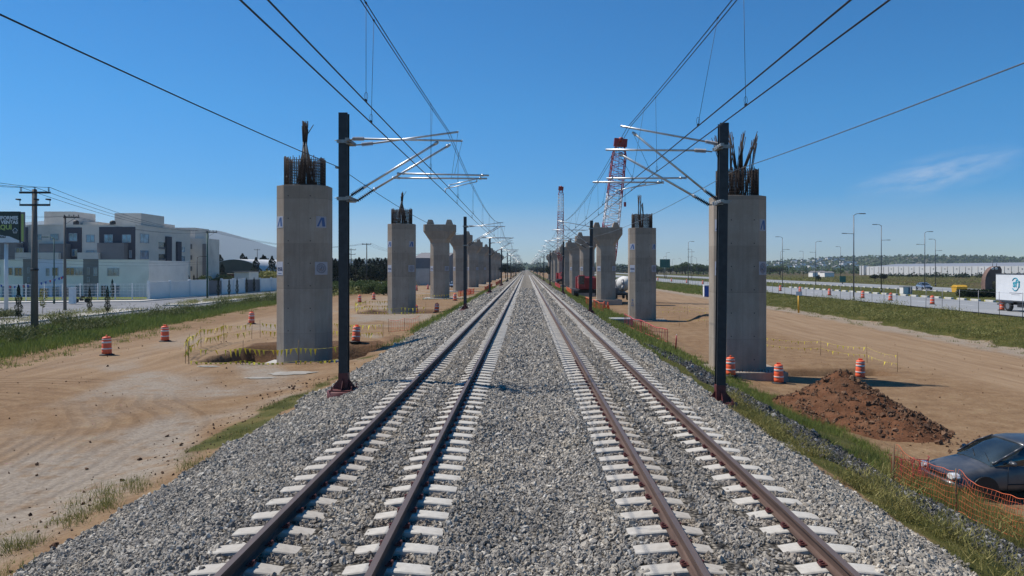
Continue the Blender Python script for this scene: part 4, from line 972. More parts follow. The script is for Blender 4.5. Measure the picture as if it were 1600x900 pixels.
# ------------------------------------------------------------------ pennant barriers round the pits
def pennants(label, line, rows=(.95, .5), step=.42, seed=0, sag=.12, stakes=None, ps=1.0):
    x0, y0 = line[0]; z0 = float(height(x0, y0)); t = thing('pennant_fence', label, 'pennant fence', (x0, y0, z0)); r = random.Random(seed)
    P3 = [Vector((x-x0, y-y0, float(height(x, y))-z0)) for x, y in line]
    for p in P3:
        b = MB(); b.cyl(p+Vector((0, 0, -.1)), p+Vector((r.uniform(-.04, .04), 0, 1.15)), .014, .012, 6); b.build('stake', 'wood', t)
    b = MB(); n = 0
    me = MB(); me.v = [(-.055, 0, 0), (.055, 0, 0), (.01, .02, -.32), (-.055, .003, 0), (.055, .003, 0), (.01, .023, -.32)]; me.f = [(0, 2, 1), (3, 4, 5)]; me.sm = [False]*2
    pen = me.build('pennant', 'yellow', t); first = True
    for hrow in rows:
        for a, c in zip(P3[:-1], P3[1:]):
            L = (c-a).length; k = int(L/.1); pts = []
            for i in range(9):
                u = i/8; p = a.lerp(c, u); p.z += hrow-sag*4*u*(1-u); pts.append(p)
            b.path(pts, .004, 4)
            for i in range(max(1, int(L/step))):
                if n >= 98 or r.random() < .10: continue
                u = (i+.5)/max(1, int(L/step)); p = a.lerp(c, u); p.z += hrow-sag*4*u*(1-u)
                o = pen if first else pen.copy()
                if not first: COL.objects.link(o); o.parent = t
                first = False; n += 1
                o.location = p; o.rotation_euler = (r.uniform(-.5, .5), r.uniform(-.25, .25), math.atan2((c-a).y, (c-a).x)+r.uniform(-.7, .7)); o.scale = (r.uniform(.8, 1.3)*ps,)*3
    b.build('cord', 'yellow', t)
pennants('near side of the yellow pennant fence, in front of the nearest left-hand pier', [(-15.9, 35.6), (-13.4, 35.7), (-10.8, 35.8), (-8.6, 36.2)], rows=(.78, .18), step=.21, seed=1)
pennants('left side of the yellow pennant fence, running back from the pit corner', [(-16.2, 35.9), (-17.2, 38.5), (-17.9, 41.6), (-18.0, 45.0), (-17.8, 49.0)], rows=(1.02, .55), step=.27, seed=2)
pennants('back side of the yellow pennant fence behind the nearest left-hand pier', [(-17.6, 50), (-15.2, 50.2), (-13, 50), (-9, 47.5)], rows=(.95, .45), step=.25, seed=3)
pennants('yellow pennant fence in front of the second left-hand pier', [(-16.9, 76), (-14.6, 75.0), (-12.2, 75.0), (-10.0, 75.4)], rows=(.7, .25), step=.32, seed=4)
pennants('yellow pennant fence left of the second left-hand pier', [(-17.0, 76.3), (-17.9, 79), (-17.6, 83), (-14, 86)], rows=(1.0, .5), step=.3, seed=5)
pennants('yellow pennant fence in front of the third left-hand pier', [(-17.4, 110.5), (-14.5, 109.5), (-11, 109.8), (-9.2, 111)], rows=(.8, .3), step=.34, seed=6)
pennants('yellow pennant line around the pit right of the nearest right-hand pier', [(13.0, 52.5), (16.5, 52.3), (19.5, 50.0), (21, 46.5), (20.9, 42.5)], rows=(.95, .5), step=.42, seed=7, ps=.62)
pennants('yellow pennant line behind the second right-hand pier', [(15, 88), (19, 89), (22.5, 86), (24, 80)], rows=(.9, .45), step=.6, seed=8, ps=.62)
pennants('yellow pennant line left of the far spoil beside the second right-hand pier', [(14.5, 71.5), (17, 71), (20, 71.5), (23, 74)], rows=(.8,), step=.5, seed=9, ps=.62)

# ------------------------------------------------------------------ orange mesh fences
def mesh_fence(label, pts, h, m, seed=0, cell=.09, dens=1, stake_h=None):
    x0, y0, z0 = pts[0]; t = thing('mesh_fence', label, 'mesh fence', (x0, y0, z0)); r = random.Random(seed)
    V = [Vector((x-x0, y-y0, z-z0)) for x, y, z in pts]
    for p in V: b = MB(); b.cyl(p+Vector((0, 0, -.15)), p+Vector((0, 0, stake_h or h+.05)), .016, .014, 6); b.build('stake', 'wood', t)
    b = MB()
    for a, c in zip(V[:-1], V[1:]):
        L = (c-a).length; nn = max(2, int(L/cell)); rows = max(2, int(h/(cell*1.0))); dirp = Vector((-(c-a).y, (c-a).x, 0)).normalized()
        g = []
        for i in range(nn+1):
            u = i/nn; w = math.sin(u*math.pi); col = []
            for k in range(rows+1):
                f = k/rows; p = a.lerp(c, u)+Vector((0, 0, h*f*(1-.14*w)+.02)); p += dirp*(math.sin(u*11+seed)*.05+math.sin(u*23+k)*.02)*(.4+f); p.z += math.sin(u*17+k*.5)*.012; col.append(p)
            g.append(col)
        for i in range(nn+1):
            for k in range(rows): b.cyl(g[i][k], g[i][k+1], cell*.065, cell*.065, 4, cap=False)
            if i < nn:
                for k in range(rows+1):
                    rr_ = cell*(.11 if k in (0, rows) else .045)
                    if k in (0, rows) or (k % 2 == 0): b.cyl(g[i][k], g[i+1][k], rr_, rr_, 4, cap=False)
    b.build('netting', m, t); return t
hz = lambda x, y, dz=0: (x, y, float(height(x, y))+dz)
mesh_fence('orange plastic mesh fence across the weeds in front of the dark car', [hz(8.45, 17.35), hz(9.05, 15.9), hz(9.6, 14.5), hz(9.95, 13.2), hz(10.3, 11.6)], .86, 'meshor', 1, cell=.06)
mesh_fence('faded red mesh running back from the fence stake towards the earth heap', [hz(8.5, 17.5), hz(9.5, 18.5), hz(10.6, 19.9)], .62, 'meshred', 2, cell=.075)
mesh_fence('short orange mesh panel on the dirt beside the left ballast, before the second pier', [hz(-9.75, 53.5), hz(-8.6, 53.3), hz(-7.6, 53.6)], .85, 'meshor', 3, cell=.12)
for (lab, pts, m, sd) in (
    ('sagging orange mesh at the foot of the third right-hand pier', [hz(7.4, 93), hz(8.0, 88), hz(8.6, 84)], 'meshor', 4),
    ('faded red mesh beside the concrete box in the right-hand grass', [hz(8.4, 64), hz(9.2, 60), hz(10.5, 56)], 'meshred', 5),
    ('far orange mesh beside the fifth right-hand pier', [hz(8.3, 138), hz(8.6, 150), hz(8.8, 165)], 'meshor', 6),
    ('far red mesh along the ballast beyond the third right-hand mast', [hz(7.7, 170), hz(8.0, 190), hz(8.2, 215)], 'meshred', 7),
    ('orange mesh along the ballast left of the tracks beyond the third mast', [hz(-7.6, 140), hz(-7.8, 158), hz(-8.0, 178)], 'meshor', 8),
    ('farthest orange mesh left of the tracks', [hz(-7.6, 190), hz(-7.8, 220), hz(-8.0, 250)], 'meshor', 9),
    ('orange mesh between the fourth and fifth left-hand piers', [hz(-10.8, 120), hz(-9.9, 130), hz(-9.4, 137)], 'meshor', 10)):
    mesh_fence(lab, pts, .95, m, sd, cell=.32)

# ------------------------------------------------------------------ earth heap
def heap(label, cx, cy, blobs, seed=0, res=.11, m='heap', rx=4.6, ry=6):
    xs = np.arange(cx-rx, cx+rx, res); ys = np.arange(cy-ry, cy+ry, res); A, B_ = np.meshgrid(xs, ys)
    H = np.zeros_like(A)
    for (bx, by, hh, r) in blobs:
        d = np.hypot(A-bx, B_-by)/r; H = np.maximum(H, hh*np.clip(1-d, 0, 1)**.92)+0
    H = H+(fbm(A, B_, .9, seed, 5)-.5)*.42*np.clip(H*3, 0, 1)+(fbm(A, B_, .28, seed+9, 3)-.5)*.16*np.clip(H*4, 0, 1)
    Zg = height(A, B_)+H-.05*(H <= .03)-.02
    n_, m_ = len(xs), len(ys); i_ = np.arange(n_*m_).reshape(m_, n_); F_ = np.stack([i_[:-1, :-1], i_[:-1, 1:], i_[1:, 1:], i_[1:, :-1]], -1).reshape(-1, 4)
    Hf = H.reshape(-1); keep = (Hf[F_] > .015).any(1); F_ = F_[keep]
    V_ = np.stack([A, B_, Zg], -1).reshape(-1, 3); u, inv = np.unique(F_, return_inverse=True)
    o = numesh('earth_heap', V_[u], inv.reshape(F_.shape), m, smooth=True); tag(o, label, 'earth heap'); return A, B_, H
MT['heap'] = P('heap_earth', (.135, .062, .033), .98, 0, .38, 2.2, .05, ((.19, .11, .065), .5, .6), spec=.05)
MT['spoil'] = P('spoil_earth', (.20, .125, .075), .98, 0, .35, 2.2, .04, spec=.05)
A, B_, H = heap('reddish-brown heap of loose earth and stones right of the nearest right-hand mast', 13.3, 28, [(12.6, 30.2, 1.78, 2.7), (12.9, 28.6, 1.12, 2.4), (13.1, 27.1, .70, 2.0), (13.4, 26.2, .28, 1.2), (11.5, 29.0, .6, 2.0)], 5)
xs = rng.uniform(10, 16.5, 5200); ys = rng.uniform(22.5, 33.5, 5200)
ix = np.clip(((xs-(13.3-4.6))/.11).astype(int), 0, A.shape[1]-1); iy = np.clip(((ys-22)/.11).astype(int), 0, A.shape[0]-1); hh = H[iy, ix]
k = (hh > .05) | (rng.random(len(xs)) < .10*np.exp(-((xs-14.8)/1.0)**2-((ys-24.8)/1.3)**2)*6); xs, ys, hh = xs[k], ys[k], hh[k]
s = rng.lognormal(-2.75, .5, len(xs)); rocks('heap_clods', np.stack([xs, ys, height(xs, ys)+hh], -1), np.stack([s*1.2, s, s*.8], -1), MT['clod'], 'clods and stones lying over the brown earth heap', 9)
heap('small far heap of brown earth on the dirt right of the second right-hand pier', 18.6, 78, [(18.6, 78, .65, 2.0), (17.6, 77.4, .4, 1.5)], 8, .2, m='spoil')
heap('low dark spoil on the rim of the pit behind the tilted drum', -7.6, 46.5, [(-7.8, 44.6, .35, .9), (-8.4, 45.3, .25, .8)], 12, .10, m='spoil', rx=2, ry=3)

# ------------------------------------------------------------------ small things on the right
t = thing('culvert_box', 'square concrete inlet box with a dark opening in the grass below the second right-hand pier', 'culvert', hz(8.4, 66, -.1))
b = MB(); b.bb(-.95, .95, -.1, .12, -.5, .42); b.bb(-.95, -.78, .12, 1.4, -.5, .42); b.bb(.78, .95, .12, 1.4, -.5, .42); b.build('wall', 'pier', t, bevel=.02)
b = MB(); b.bb(-1.05, 1.05, -.2, 1.5, .423, .56); b.build('lid', 'pier_pale', t, bevel=.02)
t = thing('marker_stake', 'leaning red painted stake in the dirt left of the nearest right-hand pier', 'stake', hz(9.9, 50, 0)); b = MB(); b.cyl((0, 0, -.1), (.06, 0, .95), .05, .045, 8); b.build('stake_shaft', 'red_paint', t); b = MB(); b.cyl((.06, 0, .95), (.063, 0, 1.0), .047, .02, 8); b.build('stake_tip', 'drum_white', t)
tag(MB().cyl(hz(-7.35, 10.0, -.1), hz(-7.28, 10.05, .42), .012, .010, 6).build('marker_stake', 'wood'), 'thin dark stake in the weeds at the bottom left corner', 'stake')
for i, (px, d) in enumerate(((950, 98), (944, 97))):
    t = thing('traffic_cone', 'small orange cone in front of the third right-hand pier, %s one' % ('right' if i == 0 else 'left'), 'traffic cone', hz(X(px, d), d), group='cones at the third right-hand pier')
    b = MB(); b.lathe([(.24, .04), (.06, .9), (.04, .93)], 16); b.build('cone_body', 'orange', t); b = MB(); b.box((0, 0, .02), (.55, .55, .04)); b.build('cone_base', 'orange', t); b = MB(); b.lathe([(.165, .38), (.125, .56)], 16); b.build('reflective_band', 'drum_white', t)
# blue portable toilet
t = thing('portable_toilet', 'blue portable toilet with a white side left of the nearest right-hand pier', 'portable toilet', hz(34.2, 143))
b = MB(); b.bb(-.55, .55, -.55, .55, .08, 2.1); b.build('cabin', 'blue', t, bevel=.03)
b = MB(); b.bb(-.60, .60, -.60, .60, 2.1, 2.32); b.build('roof', 'white', t, bevel=.06)
b = MB(); b.bb(-.60, -.553, -.5, .5, .1, 2.05); b.build('side_panel', 'white', t)
b = MB(); b.bb(-.42, .42, -.60, -.553, .15, 2.0); dr = b.build('door', 'blue', t); b = MB(); b.box((.32, -.62, 1.05), (.06, .05, .2)); b.build('handle', 'white', dr)
# yellow sign post in the verge
t = thing('marker_post', 'yellow pipeline marker post with a small white plate in the right-hand verge', 'post', hz(33.2, 92)); b = MB(); b.cyl((0, 0, -.1), (0, 0, 2.2), .11, .11, 10); b.build('post', 'yellow_skip', t); b = MB(); b.box((0, -.14, 2.35), (.75, .04, .5)); b.build('plate', 'sign_white', t)

# ------------------------------------------------------------------ dark saloon car (heading left, front towards the tracks)
def car(label, loc, rz, paint, name='parked_car', L=4.35, detail=True):
    t = thing(name, label, 'car', loc, rz)
    # stations along the length: x front = 0 -> rear = L ; (x, half width low, half width belt, z bottom, z belt, z top of hood line)
    st = [(0.00, .50, .46, .36, .52, .56), (.05, .66, .62, .24, .58, .64), (.22, .78, .73, .20, .63, .71), (.60, .83, .79, .20, .70, .80), (1.05, .845, .81, .21, .76, .90), (1.30, .85, .82, .21, .80, .945),
          (2.0, .855, .83, .21, .84, .955), (3.0, .855, .83, .22, .87, .965), (3.65, .84, .81, .23, .88, 1.0), (4.1, .78, .74, .26, .86, .97), (4.30, .66, .62, .32, .80, .90), (L, .52, .5, .40, .72, .80)]
    rings = []
    for (x, wl, wb, z0, zb_, zt) in st:
        half = [(wl*.82, z0), (wl, z0+.10), (wl*1.01, (z0+zb_)/2), (wb, zb_), (wb*.90, (zb_+zt)/2+.02), (wb*.62, zt-.012), (wb*.25, zt)]
        rings.append([(x, y, z) for y, z in half]+[(x, -y, z) for y, z in reversed(half)])
    b = MB(); b.loft(rings); o = b.build('body', paint, t); sb = o.modifiers.new('s', 'SUBSURF'); sb.levels = 1; sb.render_levels = 2
    # glasshouse: cab-forward windscreen
    gl = [(1.02, .70, .64, .90), (1.25, .76, .69, 1.03), (1.62, .775, .66, 1.235), (1.98, .78, .60, 1.37), (2.35, .78, .58, 1.415), (2.9, .78, .58, 1.40), (3.3, .76, .60, 1.30), (3.7, .72, .60, 1.10), (3.95, .66, .56, .97)]
    rings = [[(x, w0, .80), (x, (w0*.45+w1*.55), (.86+z)/2), (x, w1, z-.03), (x, w1*.6, z), (x, -w1*.6, z), (x, -w1, z-.03), (x, -(w0*.45+w1*.55), (.86+z)/2), (x, -w0, .80)] for x, w0, w1, z in gl]
    b = MB(); b.loft(rings); b.build('window_glass', 'glass_dark', t)
    b = MB(); rf = [(1.93, .60, 1.365), (2.05, .60, 1.395), (2.35, .59, 1.425), (2.9, .59, 1.412), (3.25, .60, 1.33), (3.34, .60, 1.29)]
    b.loft([[(x, w+.02, z-.05), (x, w, z-.012), (x, w*.6, z+.008), (x, -w*.6, z+.008), (x, -w, z-.012), (x, -w-.02, z-.05), (x, -w+.05, z-.06), (x, w-.05, z-.06)] for x, w, z in rf]); b.build('roof', paint, t)
    for s in (-1, 1):
        b = MB(); b.path([(1.06, s*.70, .92), (1.30, s*.712, 1.05), (1.62, s*.70, 1.215), (1.98, s*.62, 1.36)], .026, 8); b.path([(2.5, s*.79, .93), (2.52, s*.62, 1.38)], .035, 8); b.path([(3.62, s*.75, .97), (3.3, s*.63, 1.30)], .045, 8)
        b.build('pillar', paint, t)
        b = MB(); b.loft([[(x, s*(.62+dx*.0)+y, z) for y, z in ((-.17*r, .60), (-.11*r, .675), (0, .70), (.11*r, .675), (.17*r, .60), (.09*r, .545), (-.09*r, .545))] for x, r, dx in ((.015, .75, 0), (.07, 1, 0), (.20, 1.0, 0))]); b.build('headlight', 'chrome', t, bevel=.01)
        b = MB(); b.lathe([(.02, -.10), (.055, -.08), (.07, -.03), (.07, .05), (.03, .08)], 12, axis='Y'); o = b.build('wing_mirror', paint, t); o.location = (1.42, s*.93, .985); o.scale = (1.0, 1.2, .9)
        b = MB(); b.cyl((1.42, s*.78, .93), (1.42, s*.88, .97), .02, .02, 6); b.build('mirror_arm', 'plastic_black', t)
        for xw in (.78, 3.45):
            b = MB(); b.lathe([(.18, -.095), (.28, -.1), (.30, -.07), (.30, .07), (.28, .1), (.18, .095)], 24, axis='Y'); w = b.build('wheel', 'tyre', t); w.location = (xw, s*.76, .30)
            b = MB(); b.lathe([(.0, s*.075), (.06, s*.085), (.15, s*.08), (.185, s*.096)], 20, axis='Y'); b.build('rim', 'rim', w)
            b = MB(); b.lathe([(.345, -.02), (.345, .02)], 24, axis='Y'); o = b.build('wheel_arch', 'plastic_black', t); o.location = (xw, s*.845, .31)
    if detail:
        for s in (-1, 1):
            b = MB(); b.box((2.45, s*.845, .90), (.16, .03, .03)); b.build('door_handle', 'plastic_black', t)
            b = MB(); b.path([(1.35, s*.858, .45), (3.15, s*.866, .47)], .014, 6); b.build('side_moulding', 'plastic_black', t)
            b = MB(); b.path([(1.34, s*.853, .30), (1.36, s*.856, .60), (1.38, s*.835, .88)], .005, 4); b.path([(2.62, s*.860, .30), (2.64, s*.862, .60), (2.64, s*.845, .90)], .005, 4); b.build('door_gap', 'plastic_black', t)
    b = MB(); b.box((.02, 0, .60), (.10, .86, .055)); b.build('grille', 'plastic_black', t, bevel=.01)
    b = MB(); b.loft([[(x, y, z) for y, z in ((-w, .30), (-w, .44), (-w*.9, .50), (w*.9, .50), (w, .44), (w, .30), (w*.9, .25), (-w*.9, .25))] for x, w in ((-.075, .45), (-.05, .62), (.10, .80), (.25, .84))]); b.build('bumper', paint if detail else 'plastic_black', t)
    b = MB(); b.box((-.04, 0, .34), (.12, 1.0, .09)); b.build('air_intake', 'plastic_black', t, bevel=.01)
    for s in (0,):
        b = MB(); b.path([(1.10, .05, .955), (1.27, .40, 1.065)], .007, 6); b.path([(1.10, -.5, .955), (1.27, -.1, 1.075)], .007, 6); b.build('wiper', 'plastic_black', t)
    b = MB(); b.loft([[(x, y, z) for y, z in ((-w, .50), (-w, .7), (w, .7), (w, .50))] for x, w in ((L-.02, .7), (L+.012, .68))]); b.build('tail_lamp', 'red_paint', t, bevel=.01)
    if detail:
        b = MB(); b.loft([[(1.36+a, y+.16, .99+z) for y, z in ((-.1, 0), (-.12, .05), (-.03, .09), (.08, .07), (.12, .02))] for a in (0, .12)]); b.build('dashboard_cloth', 'lamp_green', t)
    return t
car('dusty dark blue-grey saloon car behind the orange mesh at the right picture edge', (10.55, 19.5, float(height(12, 19.5))+.0), R(3), 'car_paint')
t = car('silver saloon car driving on the second carriageway beyond the median', (77.8, 146, -1.03), R(84), 'car_silver', name='car', detail=False)

# ------------------------------------------------------------------ box truck on the near carriageway
t = thing('box_truck', 'white box truck with a round teal logo driving at the right picture edge', 'truck', (47.6, 70.5, -1.03), 0)
b = MB(); b.bb(-1.2, 1.2, -5.0, 4.1, .95, 3.55); bx = b.build('cargo_box', 'van_white', t, bevel=.03)
b = MB(); b.bb(-1.23, 1.23, -5.02, 4.13, 3.56, 3.64); b.build('roof_rail', 'lamp_grey', bx)
b = MB(); b.bb(-1.225, -1.203, -5.0, 4.1, .97, 1.07); b.build('side_rail', 'lamp_grey', bx)
b = MB(); b.bb(-.55, .55, -5.4, 4.0, .62, .94); b.build('chassis', 'plastic_black', t)
b = MB()
b.loft([[(x, y, z) for y, z in ((-7.0, .5), (-7.05, 1.35), (-6.85, 1.45), (-6.4, 2.45), (-5.15, 2.55), (-5.1, .5))] for x in (-1.1, 1.1)], sm=False); b.build('cab', 'van_white', t, bevel=.05)
b = MB(); b.bb(-1.106, -1.104, -6.3, -5.5, 1.45, 2.2); b.build('window', 'glass_dark', t)
for yy in (-6.2, 2.4):
    for s in (-1, 1):
        b = MB(); b.lathe([(.25, -.14), (.47, -.15), (.5, -.1), (.5, .1), (.47, .15), (.25, .14)], 24, axis='X'); w = b.build('wheel', 'tyre', t, loc=(s*.98, yy, .5)); b = MB(); b.lathe([(.0, s*.05), (.12, s*.06), (.25, s*.13), (.28, s*.145)], 18, axis='X'); b.build('rim', 'rim', w)
b = MB(); b.bb(-1.1, -.6, -.6, 1.0, .45, .93); b.build('side_locker', 'plastic_black', t)
b = MB(); b.bb(-1.15, -1.1, 1.5, 3.3, .82, .94); b.bb(-1.1, 1.1, 3.95, 4.08, .55, .68); b.build('mudguard', 'lamp_grey', t)
em = MB(); em.path([(-1.212, 1.1+math.cos(a)*.52, 2.62+math.sin(a)*.6) for a in np.linspace(.6, 5.6, 22)], .045, 6); e = em.build('logo_ring', 'teal', bx)
text('sf', .95, 'teal', 'lettering', bx, (-1.212, 1.17, 2.66), (R(90), 0, R(-90)), .006, bold=.03)
b = MB(); b.bb(-1.214, -1.205, .42, .85, 2.78, 2.85); b.bb(-1.214, -1.205, .46, .56, 2.3, 2.95); b.build('logo_tail', 'teal', bx)
b = MB(); b.bb(-1.212, -1.206, .2, 2.0, 1.76, 1.81); b.bb(-1.212, -1.206, .5, 1.7, 1.62, 1.65); b.build('small_print', 'ink_grey', bx)

# ------------------------------------------------------------------ buildings on the left
def slab(b, px0, px1, py0, py1, d, dep=.3, off=0.0):
    """box whose front face covers the given photo pixels at distance d"""
    b.bb(X(px0, d), X(px1, d), d-off, d+dep, Z(py1, d), Z(py0, d)); return b
def win(parent, px0, px1, py0, py1, d, glass='glass', fr='frame', local=(0, 0, 0)):
    x0, x1, z0, z1 = X(px0, d), X(px1, d), Z(py1, d), Z(py0, d)
    b = MB(); w = .07
    b.bb(x0, x1, d-.10, d-.003, z0, z0+w); b.bb(x0, x1, d-.10, d-.003, z1-w, z1); b.bb(x0, x0+w, d-.10, d-.003, z0+w, z1-w); b.bb(x1-w, x1, d-.10, d-.003, z0+w, z1-w)
    xm = (x0+x1)/2; b.bb(xm-.03, xm+.03, d-.08, d-.003, z0+w, z1-w)
    o = b.build('window', fr, parent); o.location = [-v for v in local]
    b = MB(); b.bb(x0+w, x1-w, d-.035, d-.002, z0+w, z1-w); b.build('pane', glass, o)
def winside(parent, px0, px1, py0, py1, xw, glass='glass', local=(0, 0, 0), dark=False):
    """window in a wall parallel to the line at x = xw"""
    d0, d1 = xw*F/(px0-VX), xw*F/(px1-VX); dm = (d0+d1)/2; z0, z1 = Z(py1, dm), Z(py0, dm)
    b = MB(); w = .08
    if not dark:
        b.bb(xw+.003, xw+.08, d0, d1, z0, z0+w); b.bb(xw+.003, xw+.08, d0, d1, z1-w, z1); b.bb(xw+.003, xw+.08, d0, d0+w, z0+w, z1-w); b.bb(xw+.003, xw+.08, d1-w, d1, z0+w, z1-w)
        o = b.build('window', 'frame', parent); o.location = [-v for v in local]
        b = MB(); b.bb(xw+.002, xw+.03, d0+w, d1-w, z0+w, z1-w); b.build('pane', glass, o)
    else:       # flat dark panel painting in the shade of a balcony recess, plus parapet
        b.bb(xw+.003, xw+.05, d0, d1, z0, z1); o = b.build('balcony_shade', 'glass_dark', parent); o.location = [-v for v in local]
        b = MB(); b.bb(xw+.05, xw+.12, d0, d1, z0, z0+.35); b.build('parapet', 'wall_grey', o)
def bld(name, label, cat, org): return thing(name, label, cat, org)
def part(name, m, parent, mb, local, bevel=0): o = mb.build(name, m, parent, bevel=bevel); o.location = [-v for v in local]; return o
# four-storey apartment block facing the camera, with its side wall running away
dA = 138.0; org = (X(130, dA), dA, -1.5); xr = X(211.7, dA)
apt = bld('apartment_building', 'long four-storey cream apartment block with dark grey bays and stair towers on its flat roof', 'building', org)
b = MB(); b.bb(X(-60, dA), xr, dA, 160.5, -1.6, Z(352.5, dA)); b.bb(X(-60, dA)+.0, X(45, dA), dA-.6, dA, -1.6, Z(352.5, dA)); part('wall', 'wall_cream', apt, b, org)
for q in ((101, 128, 355.5, 407, dA, 0, .12), (155.5, 211.7, 354.6, 407, dA, 0, .12), (36, 44, 355, 407, dA-.6, 0, .12)): part('dark_bay', 'wall_dark', apt, slab(MB(), *q), org)
for q in ((69, 111, 381, 407, dA, 0, 1.5), (159, 200.5, 380, 407, dA, 0, 1.5), (9, 35, 380, 407, dA-.6, 0, 1.5), (-40, -8, 380, 407, dA-.6, 0, 1.5)): part('grey_balcony_block', 'wall_grey', apt, slab(MB(), *q), org)
for q in ((36, 103, 395, 409, dA, 0, 2.2), (132, 164, 395, 409, dA, 0, 2.2)): part('low_wing', 'wall_cream', apt, slab(MB(), *q), org)
for w in ((57, 65.5, 366, 375), (79, 92, 365.5, 375.5), (135, 148, 367, 379), (135, 147, 391, 394.5)): win(apt, *w, dA, local=org)
for w in ((108, 121, 364.5, 377), (163, 176.5, 366.5, 379), (191, 205, 366.5, 379), (112.5, 121, 389, 400.5), (202, 206, 391, 403)): win(apt, *w, dA-.12, local=org)
win(apt, 25, 37, 387, 398, dA-2.1, 'glass_dark', local=org)
b = MB()
for (p0, p1, q0, q1, dd, dp) in ((69, 128.6, 330.5, 354, 142, 7), (129, 168, 347, 354, 144, 5), (179, 233, 333, 356, 141, 9)):
    b = MB(); b.bb(X(p0, dd), X(p1, dd)-1.5, dd, dd+dp, Z(q1, dd)-.3, Z(q0, dd)); part('stair_tower', 'wall_cream', apt, b, org)
b = MB(); b.bb(X(233, 155)-4, X(255.6, 155), 155, 160, 8.5, Z(349.5, 155)); part('stair_tower', 'wall_cream', apt, b, org)
# parapets, tanks
b = MB(); b.bb(X(-60, dA), xr+.05, dA-.05, dA+.15, Z(352.5, dA), Z(351.8, dA)+.1); b.bb(xr-.15, xr+.05, dA, 160.5, Z(352.5, dA), Z(351.8, dA)+.1); part('parapet', 'wall_cream', apt, b, org)
for (px, dd) in ((119, 139), (176, 139.4), (215, 146)):
    b = MB(); b.lathe([(.45, 0), (.5, .1), (.5, .75), (.3, 1.0), (.12, 1.05)], 14, c=(X(px, dd)-org[0], dd-org[1], Z(352.5, dA)-org[2])); b.build('water_tank', 'pole_black', apt)
for w in ((218.5, 232.5, 365.5, 380), (219, 232, 391, 405)): winside(apt, *w, xr, local=org)
for q in ((378.5, 389), (397, 407), (415.5, 426.5), (434, 441)): winside(apt, 248, 258, *q, xr, local=org, dark=True)
b = MB(); b.bb(xr, xr+.35, xr*F/(258-VX), xr*F/(266-VX), -1.6, Z(370, 151)); b.bb(xr, xr+.35, xr*F/(274.8-VX), xr*F/(281.3-VX), -1.6, Z(378, 156)); part('dark_fin', 'wall_dark', apt, b, org)
for q in ((386, 394), (400, 409), (414, 424)): winside(apt, 281.6, 288.5, *q, xr, local=org, glass='glass')
# second block further along
org2 = (X(300, 166), 166, -1.5)
ap2 = bld('apartment_building', 'smaller cream apartment block at the right end of the estate, behind the garden wall', 'building', org2)
b = MB(); b.bb(X(262, 166), X(321, 166), 166, 173.5, -1.6, Z(372.5, 166)); b.bb(X(321, 171), X(331, 171), 171, 173.5, -1.6, Z(375.5, 171)); part('wall', 'wall_cream', ap2, b, org2)
b = MB(); b.bb(X(265, 168), X(303, 168), 168.5, 176, 6, Z(355.5, 168)); part('stair_tower', 'wall_cream', ap2, b, org2)
b = MB(); slab(b, 316.5, 322, 381, 430, 165.9, .05, .1); part('blue_grey_fin', 'wall_grey', ap2, b, org2)
for q in ((381, 389.5), (398.5, 406), (416, 423.5)): win(ap2, 295.5, 300.5, *q, 166, 'glass_dark', local=org2)
for q in ((389, 397), (419, 427)): win(ap2, 324.5, 329.5, *q, 171, 'glass_dark', local=org2)
# two-storey houses in front
dH = 119.0
def house(label, p0, p1, top, wall, wins, extra=None, dep=9):
    org = (X((p0+p1)/2, dH), dH, -1.5); h = bld('terrace_house', label, 'house', org)
    b = MB(); slab(b, p0, p1, top, 474, dH, dep); part('wall', wall, h, b, org)
    b = MB(); b.bb(X(p0, dH), X(p1, dH), dH-.06, dH+.12, Z(top, dH), Z(top, dH)+.14); part('parapet', wall, h, b, org)
    for w in wins: win(h, *w[:4], dH, w[4] if len(w) > 4 else 'glass', local=org)
    if extra: extra(h, org)
    return h
def porch(p0, p1, top, m):
    def f(h, org): b = MB(); slab(b, p0, p1, top, 474, dH, 0, 1.1); part('grey_panel', m, h, b, org); b = MB(); slab(b, p0+4, p1-4, 452, 470, dH-1.1, 0, .05); part('door', 'wall_dark', h, b, org)
    return f
house('white two-storey house behind the billboard post, dark square windows upstairs', -30, 36, 407, 'wall_white', [(8, 20, 418, 430, 'glass_dark'), (23, 39-4, 418, 431, 'glass_dark'), (-12, 0, 418, 430, 'glass_dark'), (4, 18, 447, 466)])
house('narrow grey two-storey house between two white ones', 36, 52, 406, 'wall_grey', [(43, 46.5, 418, 427, 'glass_dark'), (43, 46.5, 433, 441, 'glass_dark')], dep=8.5)
house('bluish white two-storey house behind the green street lamp', 52, 98, 406.5, 'wall_blue', [(72, 77, 419, 431), (82, 91, 418, 431, 'glass_dark'), (62, 76, 450, 467, 'glass_dark'), (82, 93, 448, 468)])
house('white two-storey house with a wide brown-curtained window behind the wooden pole', 98, 130, 406.5, 'wall_white', [(103, 117, 418, 430, 'glass_dark'), (117, 130, 418, 430), (104, 114, 448, 468, 'glass_dark'), (118, 128, 446, 466)])
house('grey two-storey house with two tall narrow windows', 130, 154, 406, 'wall_grey', [(136.5, 140.5, 418, 429, 'glass_dark'), (136.5, 140.5, 433, 441, 'glass_dark'), (146.5, 152.5, 418, 431), (147, 153, 445, 466)], dep=8.5)
house('plain white two-storey house at the street corner, one pale window upstairs', 154, 232.5, 407, 'wall_white', [(168, 186, 419, 431), (175, 187, 446, 470), (158, 166, 446, 470, 'glass_dark')], dep=14)
